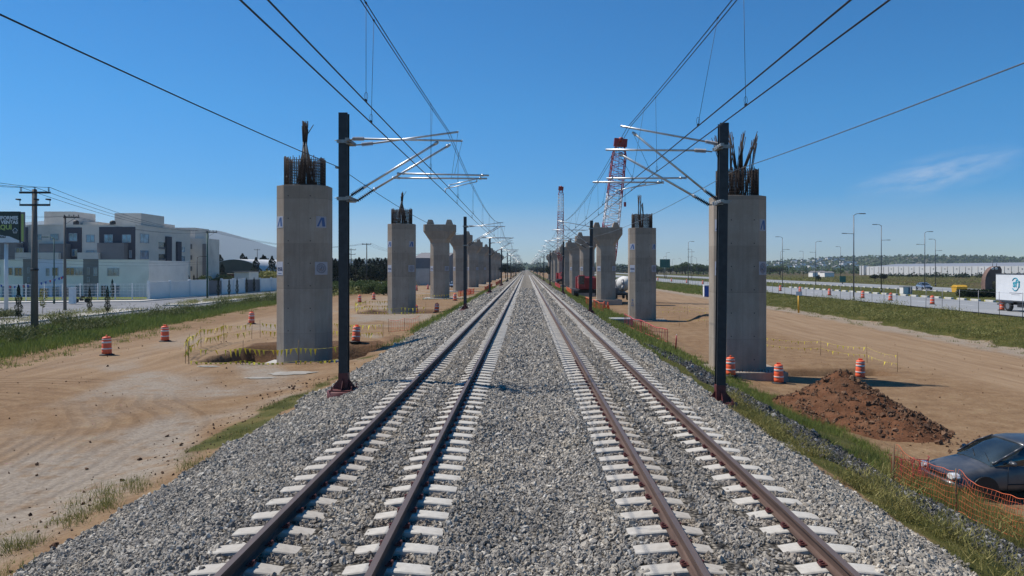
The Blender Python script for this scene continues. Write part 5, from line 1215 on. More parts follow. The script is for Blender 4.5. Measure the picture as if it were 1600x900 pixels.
# white bar fence in front of the houses
t = thing('white_fence', 'tall white bar fence in front of the white houses', 'fence', (-66, 104, -1.4))
fa, fb = Vector((-90, 97.5, -1.38)), Vector((X(232, 109), 109.2, -1.38)); org = Vector((-66, 104, -1.4)); n = 17
for k in range(n+1):
    p = fa.lerp(fb, k/n)-org; b = MB(); b.box((p.x, p.y, 1.2), (.10, .10, 2.45)); b.build('post', 'white', t)
dd = (fb-fa).normalized(); ang = math.atan2(dd.y, dd.x); b = MB(); L = (fb-fa).length
for z in (.15, .55, .95, 1.35, 1.75, 2.15, 2.3): c = fa.lerp(fb, .5)-org; b.box((c.x, c.y, z), (L, .03, .035), rz=ang)
for k in range(int(L/.5)): p = fa.lerp(fb, (k+.5)/int(L/.5))-org; b.box((p.x, p.y, 1.2), (.02, .02, 2.2), rz=ang)
b.build('bars', 'white', t)
b = MB(); b.addv([(-92, 98.2, -1.35), (X(232, 109), 110.2, -1.35), (X(232, 118), 118, -1.35), (-92, 118, -1.35)], [(0, 1, 2, 3)]); tag(b.build('lawn', 'grass_green'), 'strip of lawn behind the white fence', kind='structure')
# garden wall along the street
t = thing('garden_wall', 'long white panelled garden wall with grey gates along the street', 'wall', (-53.5, 110.5, -1.4)); w0 = Vector((X(232, 110.5), 110.5, 0)); w1 = Vector((X(440, 160), 160, 0))
cur = 110.5; segs = [(110.5, 122, 2.65, 'wall_white'), (122.1, 128, 2.75, 'wall_white'), (128.2, 133, 2.45, 'gate'), (133.1, 142, 2.7, 'wall_white'), (142.2, 149, 2.45, 'gate'), (149.1, 160, 2.65, 'wall_white'), (160.1, 198, 2.5, 'wall_white')]
for (ya, yb, hh, kind) in segs:
    xa = w0.x+(ya-110.5)/49.5*(w1.x-w0.x); xb = w0.x+(yb-110.5)/49.5*(w1.x-w0.x); c = ((xa+xb)/2+53.5, (ya+yb)/2-110.5, hh/2-.1); L = math.hypot(xb-xa, yb-ya); rz = math.atan2(yb-ya, xb-xa)
    if kind == 'gate':
        b = MB(); b.box(c, (L, .06, hh), rz=rz)
        for k in range(14): b.box((c[0]+.05, c[1], .15+k*hh/14), (L-.1, .05, .05), rz=rz)
        b.build('gate', 'wall_grey', t)
    else:
        b = MB(); b.box(c, (L, .2, hh), rz=rz); b.build('panel', 'wall_white', t)
        m_ = int(L/4)
        for k in range(m_+1):
            q = -L/2+L*k/m_; b = MB(); b.box((c[0]+math.cos(rz)*q, c[1]+math.sin(rz)*q, hh/2), (.3, .34, hh+.1), rz=rz); b.build('pillar', 'white', t)
# gate house further along
org = (X(379, 168), 168, -1.5); g = bld('gate_house', 'small white gate house standing above the garden wall', 'building', org); b = MB(); b.bb(X(366, 168), X(389, 168), 168, 174, -1.5, Z(425, 168)); part('wall', 'wall_white', g, b, org); b = MB(); b.bb(X(365, 168), X(390, 168), 167.6, 174.4, Z(425, 168), Z(424, 168)); part('roof', 'wall_grey', g, b, org)
# vaulted hall
t = thing('vaulted_hall', 'pale round-roofed hall with brown end wall beyond the garden wall', 'building', (X(366, 232), 232, -1.5))
xc = 0; b = MB(); ring = lambda y, w, h: [(w*math.cos(a)+13*(y/24.0), y, 3.2+h*math.sin(a)) for a in np.linspace(0, math.pi, 17)]
b.loft([ring(0, 8.0, 4.3), ring(12, 8.0, 4.3), ring(24, 8.0, 4.3)], sm=True); b.build('vault', 'vault', t)
b = MB(); rr_ = [(7.9*math.cos(a), -.06, 3.2+4.2*math.sin(a)) for a in np.linspace(0, math.pi, 17)]; b.v = rr_; b.f = [tuple(range(17))]; b.sm = [False]; b.build('end_wall', 'vault_end', t)
b = MB(); b.bb(-8.2, 20, -1.2, -.8, .3, 3.0); b.build('brick_wall', 'brick', t)
# pinkish wall and shed beyond the second pier
t = thing('site_wall', 'plain pinkish wall below a grey shed roof behind the second left-hand pier', 'wall', (X(660, 205), 205, -1.45)); b = MB(); b.bb(X(646, 205)-X(660, 205), X(671, 205)-X(660, 205), 0, .3, -.2, 4.6); b.build('panel', 'pavement', t)
b = MB(); b.loft([[(-3, 3, z) for z in (0, 7.5)]+[(-3, 20, z) for z in (9.3, 0)], [(6.5, 3, z) for z in (0, 7.5)]+[(6.5, 20, z) for z in (9.3, 0)]], sm=False); b.build('shed', 'wall_grey', t)

# ------------------------------------------------------------------ billboard on the left
dB = 76.0; org = (X(7, dB), dB, -1.45)
t = thing('billboard', 'dark green sales billboard with white and yellow lettering on a white post', 'billboard', org)
def Lc(px, py, d=dB): return (X(px, d)-org[0], d-org[1], Z(py, d)-org[2])
b = MB(); x0, _, z1 = Lc(-46, 330.5); x1, _, z0 = Lc(31.5, 379); b.bb(x0, x1, -.12, .12, z0, z1); bd = b.build('panel', 'sign_green', t)
b = MB(); b.v = [(x0, -.125, z0), (x1, -.125, z0), (x1, -.125, Lc(0, 376)[2]), (Lc(16, 0)[0], -.125, Lc(0, 369.5)[2]), (x0, -.125, Lc(0, 360)[2])]; b.f = [(0, 1, 2, 3, 4)]; b.sm = [False]; b.build('white_band', 'sign_white', bd)
text('INFORMES', .47, 'sign_white', 'lettering', bd, (Lc(29.5, 0)[0], -.14, Lc(0, 340.8)[2]), (R(90), 0, 0), .004, align='RIGHT', bold=.02)
text('Y VENTAS', .47, 'sign_white', 'lettering', bd, (Lc(29.5, 0)[0], -.14, Lc(0, 347.6)[2]), (R(90), 0, 0), .004, align='RIGHT', bold=.02)
text('AQUÍ', .66, 'sign_yellow', 'lettering', bd, (Lc(20, 0)[0], -.14, Lc(0, 355.4)[2]), (R(90), 0, 0), .004, align='RIGHT', bold=.02)
text('8263', .32, 'sign_green', 'lettering', bd, (Lc(10.5, 0)[0], -.14, Lc(0, 370.3)[2]), (R(90), 0, 0), .004, align='RIGHT', bold=.01)
b = MB(); hx, _, hz_ = Lc(25, 361)
for q in ((-.16, -.2, .16, -.2), (-.16, -.2, -.2, .08), (.16, -.2, .2, .08), (-.26, .05, 0, .3), (0, .3, .26, .05), (0, -.2, 0, .05)): b.cyl((hx+q[0], -.14, hz_+q[1]), (hx+q[2], -.14, hz_+q[3]), .03, .03, 5)
b.build('house_emblem', 'sign_white', bd)
b = MB(); b.bb(Lc(32, 0)[0], Lc(38.5, 0)[0], .0, .10, Lc(0, 378)[2], z1-.05); b.build('side_panel', 'wall_grey', t); b = MB(); b.bb(Lc(33.3, 0)[0], Lc(37, 0)[0], -.02, .0, Lc(0, 377)[2], z1-.25); b.build('side_stripe', 'sign_yellow', t)
b = MB(); b.cyl((0, .25, -.1), (0, .25, Lc(0, 379)[2]+.5), .19, .17, 16); b.build('post', 'white', t)
b = MB(); b.bb(x0, x1, .12, .5, z0-.12, z0-.02)
for k in range(5): b.cyl((x0+.5+k*1.1, -.5, z0-.06), (x0+.5+k*1.1, .3, z0-.06), .03, .03, 5); b.box((x0+.5+k*1.1, -.55, z0-.06), (.22, .12, .1))
b.build('catwalk', 'steel_grey', t)

# ------------------------------------------------------------------ utility poles, street lamps and their wires
def upole(label, px, ptop, d, r=.19, arms=(), zb=-1.55, m='pole_conc', braces=False, group=None):
    x = X(px, d); t = thing('utility_pole', label, 'utility pole', (x, d, zb)); h = Z(ptop, d)-zb
    b = MB(); b.cyl((0, 0, -.2), (0, 0, h), r, r*.62, 14); b.build('pole', m, t)
    for (dz, w, off, n, up) in arms:
        b = MB(); b.box((off, -.12, h-dz), (w, .11, .13)); b.box((off*.2, -.1, h-dz), (.3, .3, .06))
        if braces: b.cyl((off+w*.3, -.12, h-dz), (0, 0, h-dz-.8), .02, .02, 5)
        a = b.build('crossarm', 'steel_dark', t)
        for k in range(n):
            xx = off-w/2+.1+(w-.2)*k/(n-1); c = MB(); c.cyl((xx, -.12, h-dz), (xx, -.12, h-dz+up), .022, .022, 6)
            for q in range(3): c.cyl((xx, -.12, h-dz+.12+q*up*.25), (xx, -.12, h-dz+.15+q*up*.25), .075, .06, 8)
            c.build('insulator', 'pole_black', a)
    return t
upole('tall brown utility pole with two dark crossarms standing in the left verge, nearest one', 54, 296, 50.5, .235, ((.22, 2.05, .1, 3, .36), (1.05, 2.0, .1, 0, .1)))
t = [o for o in bpy.data.objects if o.get('label', '').startswith('tall brown utility pole')][0]; hh = Z(296, 50.5)+1.55
for xx in (-.95, .25, 1.05):
    b = MB(); b.cyl((xx+.05, -.12, hh-1.0), (xx+.05, -.12, hh-.72), .02, .02, 6); b.cyl((xx+.1, -.12, hh-.70), (xx-.22, -.12, hh-.66), .065, .05, 8); b.build('fuse_cutout', 'pole_black', t)
b = MB(); b.cyl((0, 0, 4.5), (0, 0, 4.62), .245, .245, 14); b.build('band', 'steel_dark', t)
upole('wooden utility pole with a one-sided crossarm in front of the white houses', 101.5, 337, 83, .17, ((.18, 1.75, .78, 4, .26),), m='pole_conc', braces=True)
upole('thin dark utility pole with a small crossarm in front of the smaller apartment block', 324, 361.5, 118, .15, ((.15, 1.75, .7, 4, .28),), m='lamp_green', braces=True)
upole('distant utility pole with a straight crossarm right of the nearest left-hand mast', 573, 380.5, 178, .16, ((.2, 2.2, 0, 3, .3),), zb=-1.5, m='pole_black')
upole('distant pole with a double bracket left of the second pier', 548.5, 388, 200, .15, ((.4, 1.7, .5, 3, .3), (1.6, 1.6, .4, 2, .3)), zb=-1.5, m='pole_black')
upole('small distant pole with a crossarm between the second and third left-hand piers', 669.5, 395, 240, .16, ((.2, 2.2, 0, 3, .3),), zb=-1.5, m='pole_black')
upole('small distant utility pole left of the tree line near the left picture edge', 402, 389, 260, .14, ((.3, 2.0, 0, 3, .3),), zb=-1.5, m='pole_black')
def lamp(label, px, ptop, d, zb, arms=(1,), low=None, m='lamp_grey', r=.09, x=None, group='street lamps along the right-hand roads'):
    x = X(px, d); t = thing('street_lamp', label, 'street lamp', (x, d, zb), group=group); h = Z(ptop, d)-zb
    b = MB(); b.cyl((0, 0, -.1), (0, 0, h-.05), r, r*.6, 10); b.cyl((0, 0, 0), (0, 0, .5), r*1.5, r*1.4, 10); b.build('pole', m, t)
    for s in arms:
        b = MB(); b.path([(0, 0, h-.1), (s*.35, 0, h+.12), (s*.8, 0, h+.16)], .04, 6); a = b.build('lamp_arm', m, t); b = MB(); b.box((s*1.15, 0, h+.14), (.75, .28, .11)); b.build('lamp_head', m, a, bevel=.03)
    if low:
        s, dz = low; b = MB(); b.cyl((0, 0, h-dz), (s*1.0, 0, h-dz+.05), .035, .035, 6); a = b.build('lamp_arm', m, t); b = MB(); b.box((s*1.25, 0, h-dz+.05), (.6, .24, .09)); b.build('lamp_head', m, a, bevel=.03)
    return t
lamp('green street lamp with a curved arm in front of the bluish white house', 84.5, 372, 98, -1.38, (-1,), m='lamp_green', group=None)
lamp('short lamp post before the smaller apartment block', 308, 402, 125, -1.4, (1,), m='pole_black', group=None)
lamp('tallest right-hand street lamp, nearest one at the verge edge, short arm left halfway up', 1334, 335.5, 99, -1.2, (1,), (-1, 2.5))
lamp('second tallest right-hand street lamp, in the median right of the nearest one', 1377, 352, 131, -1.0, (-1,), (1, 2.6))
lamp('right-hand street lamp standing over the silver car', 1445, 363, 142, -1.0, (1,), (-1, 2.3))
lamp('right-hand street lamp in front of the warehouse, right of the one over the silver car', 1461.5, 374.5, 178, -1.0, (-1,), (1, 2.6))
lamp('street lamp next right of the nearest right-hand pier with an arm on its right', 1222.5, 371, 167, -1.0, (-1,), (1, 2.7))
lamp('street lamp with a low left arm midway between the pier and the tallest lamp', 1274.5, 378, 195, -1.0, (1,), (-1, 2.7))
lamp('plain street lamp just right of the one with a low left arm', 1313.5, 386, 241, -1.1, (-1,))
for i, (px, py, d) in enumerate(((1255, 393, 300), (1219.5, 393, 298), (1195.5, 396, 341), (1075.5, 378, 195), (1081, 390, 262), (1079, 401, 420), (1088.5, 403, 440), (1050.5, 405, 480), (1064, 404, 470), (1041, 395, 330), (1108, 407, 520), (1037, 401, 430))):
    lamp('%s of the small far street lamps on the right, counted from the left' % ['eleventh', 'tenth', 'ninth', 'sixth', 'seventh', 'eighth', 'spare', 'fourth', 'fifth', 'second', 'third', 'first'][i] if i not in (5, 6, 10) else
         ['thin far street lamp just left of the nearest right-hand mast', 'far street lamp close behind the nearest right-hand mast', '', '', '', 'far street lamp seen between the green gantry sign and the mast'][0 if i == 6 else (5 if i == 5 else 1)],
         px, py, d, -1.2, (1,) if i % 2 else (-1,), None if i > 4 else (1 if i % 2 else -1, 2.6))
def cable(label, a, c, sag, r=.012, m='wire', grp='utility wires on the left'):
    a = Vector(a); c = Vector(c); pts = []
    for k in range(17): u = k/16; p = a.lerp(c, u); p.z -= 4*sag*u*(1-u); pts.append(p)
    b = MB(); b.path(pts, r, 5); o = b.build('power_cable', m); tag(o, label, 'power cable', grp); return o
pa, pc, pe = 50.5, 118, 178
for i, dx in enumerate((-.85, .1, 1.05)):
    cable('%s power cable from the near brown pole to the thin pole by the apartment block' % ['left', 'middle', 'right'][i], (X(54, pa)+dx, pa, Z(293, pa)), (X(329, pc)+dx*.6, pc, Z(360.5, pc)), .9, .016)
    cable('%s power cable arriving from the left edge at the near brown pole' % ['left', 'middle', 'right'][i], (X(-40, 40)+dx*1.2, 34, Z(278, 40)), (X(54, pa)+dx, pa, Z(293, pa)), .25, .014)
    cable('%s power cable from the thin pole towards the distant pole by the mast' % ['left', 'middle', 'right'][i], (X(329, pc)+dx*.6, pc, Z(360.5, pc)), (X(573, pe)+dx, pe, Z(380, pe)), 1.7, .016)
    cable('%s power cable beyond the distant pole by the mast' % ['left', 'middle', 'right'][i], (X(573, pe)+dx, pe, Z(380, pe)), (X(669.5, 240)+dx, 240, Z(395, 240)), 1.4, .018)
for i, dz in enumerate((0, .35)):
    cable('%s cable from the billboard past the wooden pole' % ['upper', 'lower'][i], (X(-10, 83), 83, Z(335.5, 83)-dz), (X(103, 83)+i*.6, 83, Z(337.5, 83)), .1, .012)
    cable('%s cable from the wooden pole along the roofs to the thin pole' % ['upper', 'lower'][i], (X(110, 83)+i*.5, 83, Z(337.5, 83)), (X(324, pc)+i*.5, pc, Z(363, pc)), .8, .014)
cable('low telephone cable crossing in front of the two-storey houses', (X(-10, 85), 84, Z(398, 84)), (X(324, pc), pc-.2, Z(409, pc)), .5, .014)
cable('second low telephone cable crossing in front of the houses', (X(-10, 85), 84, Z(403, 84)), (X(324, pc), pc-.2, Z(412, pc)), .6, .012)

# ------------------------------------------------------------------ trees
def crown_pts(n, blobs, r):
    P_ = []
    for (cx, cy, cz, rx, ry, rz_, w) in blobs:
        k = int(n*w); v = r.normal(0, 1, (k, 3)); v /= np.linalg.norm(v, axis=1)[:, None]; rad = r.uniform(.55, 1.05, (k, 1))**.6
        P_.append(v*rad*np.array([rx, ry, rz_])+np.array([cx, cy, cz]))
    return np.concatenate(P_)
def leafmesh(pts, size, r):
    n = len(pts); d1 = r.normal(0, 1, (n, 3)); d1 /= np.linalg.norm(d1, axis=1)[:, None]; d2 = np.cross(d1, r.normal(0, 1, (n, 3))); d2 /= np.linalg.norm(d2, axis=1)[:, None]
    s = size*r.uniform(.5, 1.2, (n, 1)); V_ = np.stack([pts-d1*s, pts+d2*s*.6, pts+d1*s, pts-d2*s*.6], 1).reshape(-1, 3); return V_, np.arange(n*4).reshape(-1, 4)
PROTO = {}
def tree_proto(kind, seed):
    r = np.random.default_rng(seed); key = (kind, seed)
    if key in PROTO: return PROTO[key]
    b = MB(); rr_ = random.Random(seed)
    if kind == 'cypress':       # unit height 1
        k = 2400; z = r.uniform(.07, 1, k); w = .085*np.sin(np.clip(z*1.02, 0, 1)**.62*math.pi)**.75+.008; w *= 1+.3*np.sin(z*23+seed)+.2*r.normal(0, 1, k)*.5
        a = r.uniform(0, 6.28, k); pts = np.stack([np.cos(a)*w, np.sin(a)*w, z], -1); V_, Q_ = leafmesh(pts, .017, r); b.cyl((0, 0, 0), (0, 0, .85), .02, .006, 6); m = 'leaf_dark'
    elif kind == 'round':
        bl = [(0, 0, .62, .30, .30, .28, .3)]+[(rr_.uniform(-.27, .27), rr_.uniform(-.27, .27), rr_.uniform(.42, .80), rr_.uniform(.12, .2), rr_.uniform(.12, .2), rr_.uniform(.10, .17), .1) for _ in range(8)]
        pts = crown_pts(2600, bl, r); V_, Q_ = leafmesh(pts, .030, r); b.cyl((0, 0, 0), (0, 0, .45), .03, .02, 7)
        for _ in range(5): b.cyl((0, 0, .3), (rr_.uniform(-.25, .25), rr_.uniform(-.25, .25), .7), .014, .005, 5)
        m = 'leaf'
    elif kind == 'bush':
        bl = [(rr_.uniform(-.5, .5), rr_.uniform(-.3, .3), rr_.uniform(.25, .62), rr_.uniform(.22, .36), rr_.uniform(.2, .3), rr_.uniform(.22, .36), .14) for _ in range(9)]
        pts = crown_pts(2600, bl, r); V_, Q_ = leafmesh(pts, .045, r); b.cyl((0, 0, 0), (0, 0, .4), .03, .02, 6); m = 'leaf'
    else:                        # young thin street tree
        pts = crown_pts(260, [(0, 0, .62, .12, .12, .36, 1)], r); V_, Q_ = leafmesh(pts, .03, r); b.cyl((0, 0, 0), (.02, 0, .95), .010, .004, 5); m = 'weed'
    me = bpy.data.meshes.new('crown'); me.from_pydata(V_.tolist(), [], Q_.tolist()); me.materials.append(MT[m]); o = b.build('trunk', 'trunk'); tm = o.data; bpy.data.objects.remove(o)
    PROTO[key] = (me, tm); return PROTO[key]
def tree(name, kind, label, x, y, zb, h, w=1.0, seed=0, group=None, cat='tree', m=None):
    me, tm = tree_proto(kind, seed % 3); t = thing(name, label, cat, (x, y, zb), random.uniform(0, 6.28), group)
    if m and me.materials[0] != MT[m]:
        kk = (kind, seed % 3, m)
        if kk not in PROTO: me2 = me.copy(); me2.materials.clear(); me2.materials.append(MT[m]); PROTO[kk] = me2
        me = PROTO[kk]
    for nm, mm in (('crown', me), ('trunk', tm)): o = bpy.data.objects.new(nm, mm); COL.objects.link(o); o.parent = t
    t.scale = (h*w, h*w, h); return t
def ptree(name, kind, label, px, pt, pb, d, zb=-1.5, w=1.0, seed=0, group=None, cat='tree', m=None):
    return tree(name, kind, label, X(px, d), d, zb, Z(pt, d)-zb, w, seed, group, cat, m)
for i, (px, pt, d, lab) in enumerate(((29, 445, 66, 'dark slim cypress right of the billboard post'), (140, 449.5, 77, 'dark slim cypress on the near median in front of the corner house, left one'), (168, 447, 76, 'dark slim cypress on the near median in front of the corner house, right one'),
        (175.5, 436, 113, 'small pointed cypress against the wall of the corner house'))): ptree('cypress_tree', 'cypress', lab, px, pt, 0, d, -1.36, .85, i)
ptree('young_tree', 'young', 'thin young tree between the brown utility pole and the wooden pole', 67, 448, 0, 72, -1.36, 1.0, 1)
for i, (px, pt, d) in enumerate(((341, 436, 119), (358, 435, 124), (370.5, 434, 130), (385.5, 434, 137), (397, 433, 145), (408, 434, 152), (424, 437, 160))):
    ptree('cypress_tree', 'cypress', '%s slim cypress from the left on the far median before the garden wall' % ORD[i].replace('nearest', 'first'), px, pt, 0, d, -1.36, .75, i, 'cypress row on the far median')
for i, (px, pt, d) in enumerate(((244, 428, 132), (287, 430, 148), (295, 430, 150), (303, 429, 150))):
    ptree('cypress_tree', 'cypress', '%s pointed garden cypress behind the white wall under the apartments' % ORD[i].replace('nearest', 'first'), px, pt, 0, d, -1.4, .9, i, 'garden cypresses')
ptree('garden_tree', 'round', 'broad green garden tree in front of the smaller apartment block', 318, 427, 0, 150, -1.5, 1.1, 1, None, 'tree')
for i, (px, pt, d, w) in enumerate(((346, 424, 172, 1.6), (362, 426, 170, 1.3), (415, 420, 178, 1.5), (425, 418, 185, 1.4))): ptree('garden_bush', 'bush', '%s pale green shrub crown from the left above the garden wall near the hall' % ORD[i].replace('nearest', 'first'), px, pt, 0, d, -1.5, w, i, 'shrubs above the garden wall', 'shrub', 'weed')
cy = [(340, 396, 260), (344, 398, 262), (347, 412, 205), (379, 396, 280), (385, 401, 285), (400, 402, 212), (392, 408, 300), (407, 403, 262), (411, 398, 266), (414, 400, 270), (419, 404, 262), (425, 400, 215), (428, 405, 270),
      (515, 405, 190), (519, 403, 192), (524, 404, 195), (530, 405, 197), (537, 404, 200), (556, 404, 200), (561, 402, 205), (567, 405, 207), (578, 404, 205), (584, 405, 207), (590, 403, 210), (596, 405, 215), (602, 403, 217), (606, 406, 220), (654, 405, 330), (659, 402, 330), (664, 405, 335), (703, 410, 300), (707, 408, 300)]
for i, (px, pt, d) in enumerate(cy):
    side = 'around the vaulted hall' if px < 430 else ('in the dark row right of the nearest left-hand pier' if px < 545 else 'in the dark clump behind the second left-hand pier' if px < 640 else 'behind the far left-hand piers')
    base = 'around' if px < 430 else 'x'
    k = [j for j, q in enumerate(cy) if (q[0] < 430) == (px < 430) and ((545 > q[0] >= 430) == (545 > px >= 430)) and ((640 > q[0] >= 545) == (640 > px >= 545))].index(i)
    names = ORD+['thirteenth', 'fourteenth']
    ptree('cypress_tree', 'cypress', '%s dark cypress from the left %s' % (names[k].replace('nearest', 'first'), side), px, pt, 0, d, -1.5, 1.75, i, 'dark cypresses '+side)
for i, (px, pt, d, w) in enumerate(((519, 408, 196, .9), (534, 408, 200, .9), (549, 407, 205, .9), (574, 408, 195, 1.2), (583, 410, 198, 1.1), (602, 410, 215, 1), (700, 414, 290, 1.0), (709, 412, 300, 1.0))):
    ptree('dark_tree', 'round', '%s rounded dark tree from the left among the cypresses behind the left-hand piers' % ORD[i].replace('nearest', 'first'), px, pt, 0, d, -1.5, w, i, 'rounded dark trees on the left', m='leaf_dark')
for i, (px, pt, d, w) in enumerate(((540, 434, 150, 1.6), (560, 437, 140, 1.5), (585, 440, 135, 1.5), (600, 441, 130, 1.4), (516, 440, 145, 1.5), (527, 437, 160, 1.6), (572, 434, 165, 1.6), (595, 436, 160, 1.5))):
    ptree('green_bush', 'bush', 'green bush in the rough ground between the first two left-hand piers, %s from the front' % ORD[i].replace('nearest', 'first'), px, pt, 0, d, -1.5, w, i, 'green bushes on the left rough ground', 'bush')
for i, (px, pt, d, w, sd) in enumerate(((790, 409, 330, .95, 'left'), (799, 414, 420, 1.1, 'left'), (806, 416, 560, 1.6, 'left'), (811, 416, 700, 1.8, 'left'), (815, 417, 950, 1.9, 'left'), (857.5, 414, 330, .9, 'right'), (848, 417, 480, 1.2, 'right'), (840, 416.5, 640, 1.7, 'right'), (834, 416, 800, 1.8, 'right'), (829.5, 417, 1000, 1.9, 'right'))):
    ptree('dark_tree', 'round', '%s tree from the camera close beside the far tracks on the %s' % (ORD[i % 5].replace('nearest', 'first'), sd), px, pt, 0, d, -1.2, w, i, 'trees beside the far tracks', m='leaf_dark')
tr = [(1015, 412, 640, 1.5), (1027, 414, 660, 1.6), (1048, 414, 700, 1.8), (1057, 412, 700, 1.7), (1066, 410, 690, 1.5), (1071, 407.5, 620, 1.3), (1084, 413, 720, 1.7), (1091, 409.5, 640, 1.4), (1099, 413, 700, 1.7), (1108, 414, 720, 1.6), (1203, 414, 720, 1.8), (1218, 413, 700, 1.7)]
for i, (px, pt, d, w) in enumerate(tr): ptree('field_tree', 'round', '%s tree from the left in the far tree line beyond the right-hand field' % ORD[i].replace('nearest', 'first'), px, pt, 0, d, -3, w, i, 'far tree line on the right')
for i, (px, pt, d, w) in enumerate(((1367, 427, 310, 1.5), (1380, 426, 315, 1.3), (1279, 430, 260, .9))): ptree('field_bush', 'round', ['dark bush left of the lamp in front of the warehouse', 'dark bush right of the lamp in front of the warehouse', 'lone small tree in the field right of the low-armed lamp'][i], px, pt, 0, d, -2.2, w, i, None, 'bush', 'leaf_dark')
# far woods and town rows (uncountable)
def woods(name, label, x0, x1, y0, y1, zb, n, hs, size, m, seed, nf=14):
    r = np.random.default_rng(seed); cx = r.uniform(x0, x1, n); cy_ = r.uniform(y0, y1, n); hh = hs*r.uniform(.5, 1.2, n)
    px = np.repeat(cx, nf)+r.normal(0, 1, n*nf)*np.repeat(hh, nf)*.4; py = np.repeat(cy_, nf)+r.normal(0, 1, n*nf)*np.repeat(hh, nf)*.4; pz = zb+np.abs(r.normal(.45, .28, n*nf))*np.repeat(hh, nf)
    V_, Q_ = leafmesh(np.stack([px, py, pz], -1), size, r); tag(numesh(name, V_, Q_, m), label, kind='stuff')
woods('far_woods', 'far dark tree belt beyond the right-hand fields', 180, 1100, 760, 900, -3, 420, 8, 1.8, 'leaf', 31)
woods('far_woods', 'low scrub belt in front of the warehouse', 250, 640, 470, 540, -3, 900, 3.0, .8, 'leaf_dark', 32)
woods('far_woods', 'far dark tree belt behind the left-hand houses and piers', -900, -60, 700, 900, -2, 500, 9, 1.8, 'leaf', 33)
woods('far_woods', 'far low trees close to the end of the tracks', -70, -8, 900, 1400, -1.5, 160, 9, 2.0, 'leaf_dark', 34)
woods('far_woods', 'far low trees right of the end of the tracks', 14, 180, 900, 1400, -1.5, 260, 9, 2.0, 'leaf_dark', 35)

# ------------------------------------------------------------------ right side: fence, kerbs, cabinet, skip, monument, hedge, signs
t = thing('wire_fence', 'thin galvanised fence posts with slack wires along the right-hand road', 'fence', (41.5, 60, -1.2))
ys = [54+3.05*k for k in range(60)]; P3 = []
for k, y in enumerate(ys):
    zb = float(height(41.4, y)); P3.append(Vector((0, y-60, zb+1.2))); b = MB(); b.cyl((0, y-60, zb+1.1), (random.uniform(-.04, .04), y-60, zb+1.2+2.35), .024, .024, 6); b.build('post', 'steel_grey', t)
b = MB()
for z in (.3, 1.2, 2.25): b.path([p+Vector((0, 0, z)) for p in P3], .006, 4)
b.build('wires', 'steel_grey', t)
t = None
for k in range(34):
    y = 63+k*3.05; b = MB(); L = 1.75; b.loft([[(x, yy, z) for x, z in ((-.2, -.02), (-.17, .26), (.17, .26), (.2, -.02))] for yy in (-L/2, L/2)], sm=False)
    if k == 0:
        kb = b.build('kerb_block', 'kerb', bevel=.03); b2 = MB(); b2.box((-.205, .75, .12), (.02, .22, .1)); b2.build('reflector', 'yellow', kb)
        o = kb
    else: o = copy_tree(kb)
    o.location = (57.45, y, -1.06); tag(o, 'pale low concrete kerb block in the row along the far edge of the near carriageway', 'kerb block', 'kerb blocks along the median')
for k in range(40):
    y = 95+k*3.6; o = copy_tree(kb); o.location = (74.9, y, -1.06); o.scale = (.9, .6, .8); tag(o, 'small low concrete block in the row beside the second carriageway', 'kerb block', 'low blocks along the second carriageway')
d = 124; org = (X(1415.5, d), d, -1.05); t = thing('utility_cabinet', 'grey square utility cabinet on the grass median', 'cabinet', org)
b = MB(); b.bb(-.75, .75, -.6, .6, 0, 1.15); b.build('cabinet_body', 'wall_white', t, bevel=.02); b = MB(); b.bb(-.82, .82, -.66, .66, 1.15, 1.22); b.build('lid', 'wall_grey', t); b = MB(); b.bb(.1, .7, -.63, -.603, .1, 1.05); b.build('door', 'wall_grey', t)
d = 132; org = (X(1499, d), d, -1.05); t = thing('yellow_skip', 'orange-yellow tarpaulin-covered skip on the grass median left of the hedge', 'skip', org)
b = MB(); b.loft([[(x, y, z) for y, z in ((-.7, 0), (-.9, .95), (-.45, 1.28), (.45, 1.28), (.9, .95), (.7, 0))] for x in (-.95, .95)], sm=False); b.build('skip_body', 'yellow_skip', t, bevel=.06); b = MB(); b.bb(-1.0, 1.0, -.95, .95, .90, .98); b.build('rim', 'yellow_skip', t)
d = 116; org = (X(1551, d), d, -1.05); t = thing('stone_monument', 'brown curved stone gateway monument rising behind the white truck', 'monument', org)
b = MB(); pr = [(-1.45, 0)]+[(-1.45+1.9*(1-math.cos(a)), 2.0+2.55*math.sin(a)) for a in np.linspace(0, 1.35, 9)]+[(.85, 4.5), (1.1, 4.0), (1.05, 0)]
b.v = [(x, -.5, z) for x, z in pr]+[(x, .5, z) for x, z in pr]; n = len(pr); b.f = [tuple(range(n)), tuple(range(2*n-1, n-1, -1))]+[(i, i+n, (i+1) % n+n, (i+1) % n) for i in range(n)]; b.sm = [False]*len(b.f); b.build('stone_arch', 'brown_stone', t)
b = MB(); b.bb(-.35, .55, -.52, -.50, .2, 2.2); b.build('doorway', 'glass_dark', t)
for x in (-.3, .25): b = MB(); b.lathe([(.05, -.06), (.22, -.05), (.22, .0)], 14, c=(x, -.5, 4.15), axis='Y'); b.build('bell', 'drum_white', t)
b = MB(); b.cyl((0, 0, 4.4), (0, 0, 5.0), .04, .04, 6); b.cyl((.6, 0, 4.3), (.6, 0, 4.95), .04, .04, 6); b.build('finial', 'steel_dark', t)
x = rng.uniform(X(1500, 110), X(1560, 110), 420); y = rng.uniform(108.6, 111.4, 420); r = np.random.default_rng(5); pts = np.stack([rng.uniform(X(1500, 110), X(1562, 110), 5200), rng.uniform(108.8, 111.2, 5200), -1.05+1.05*rng.uniform(0, 1, 5200)**.7+rng.normal(0, .05, 5200)], -1)
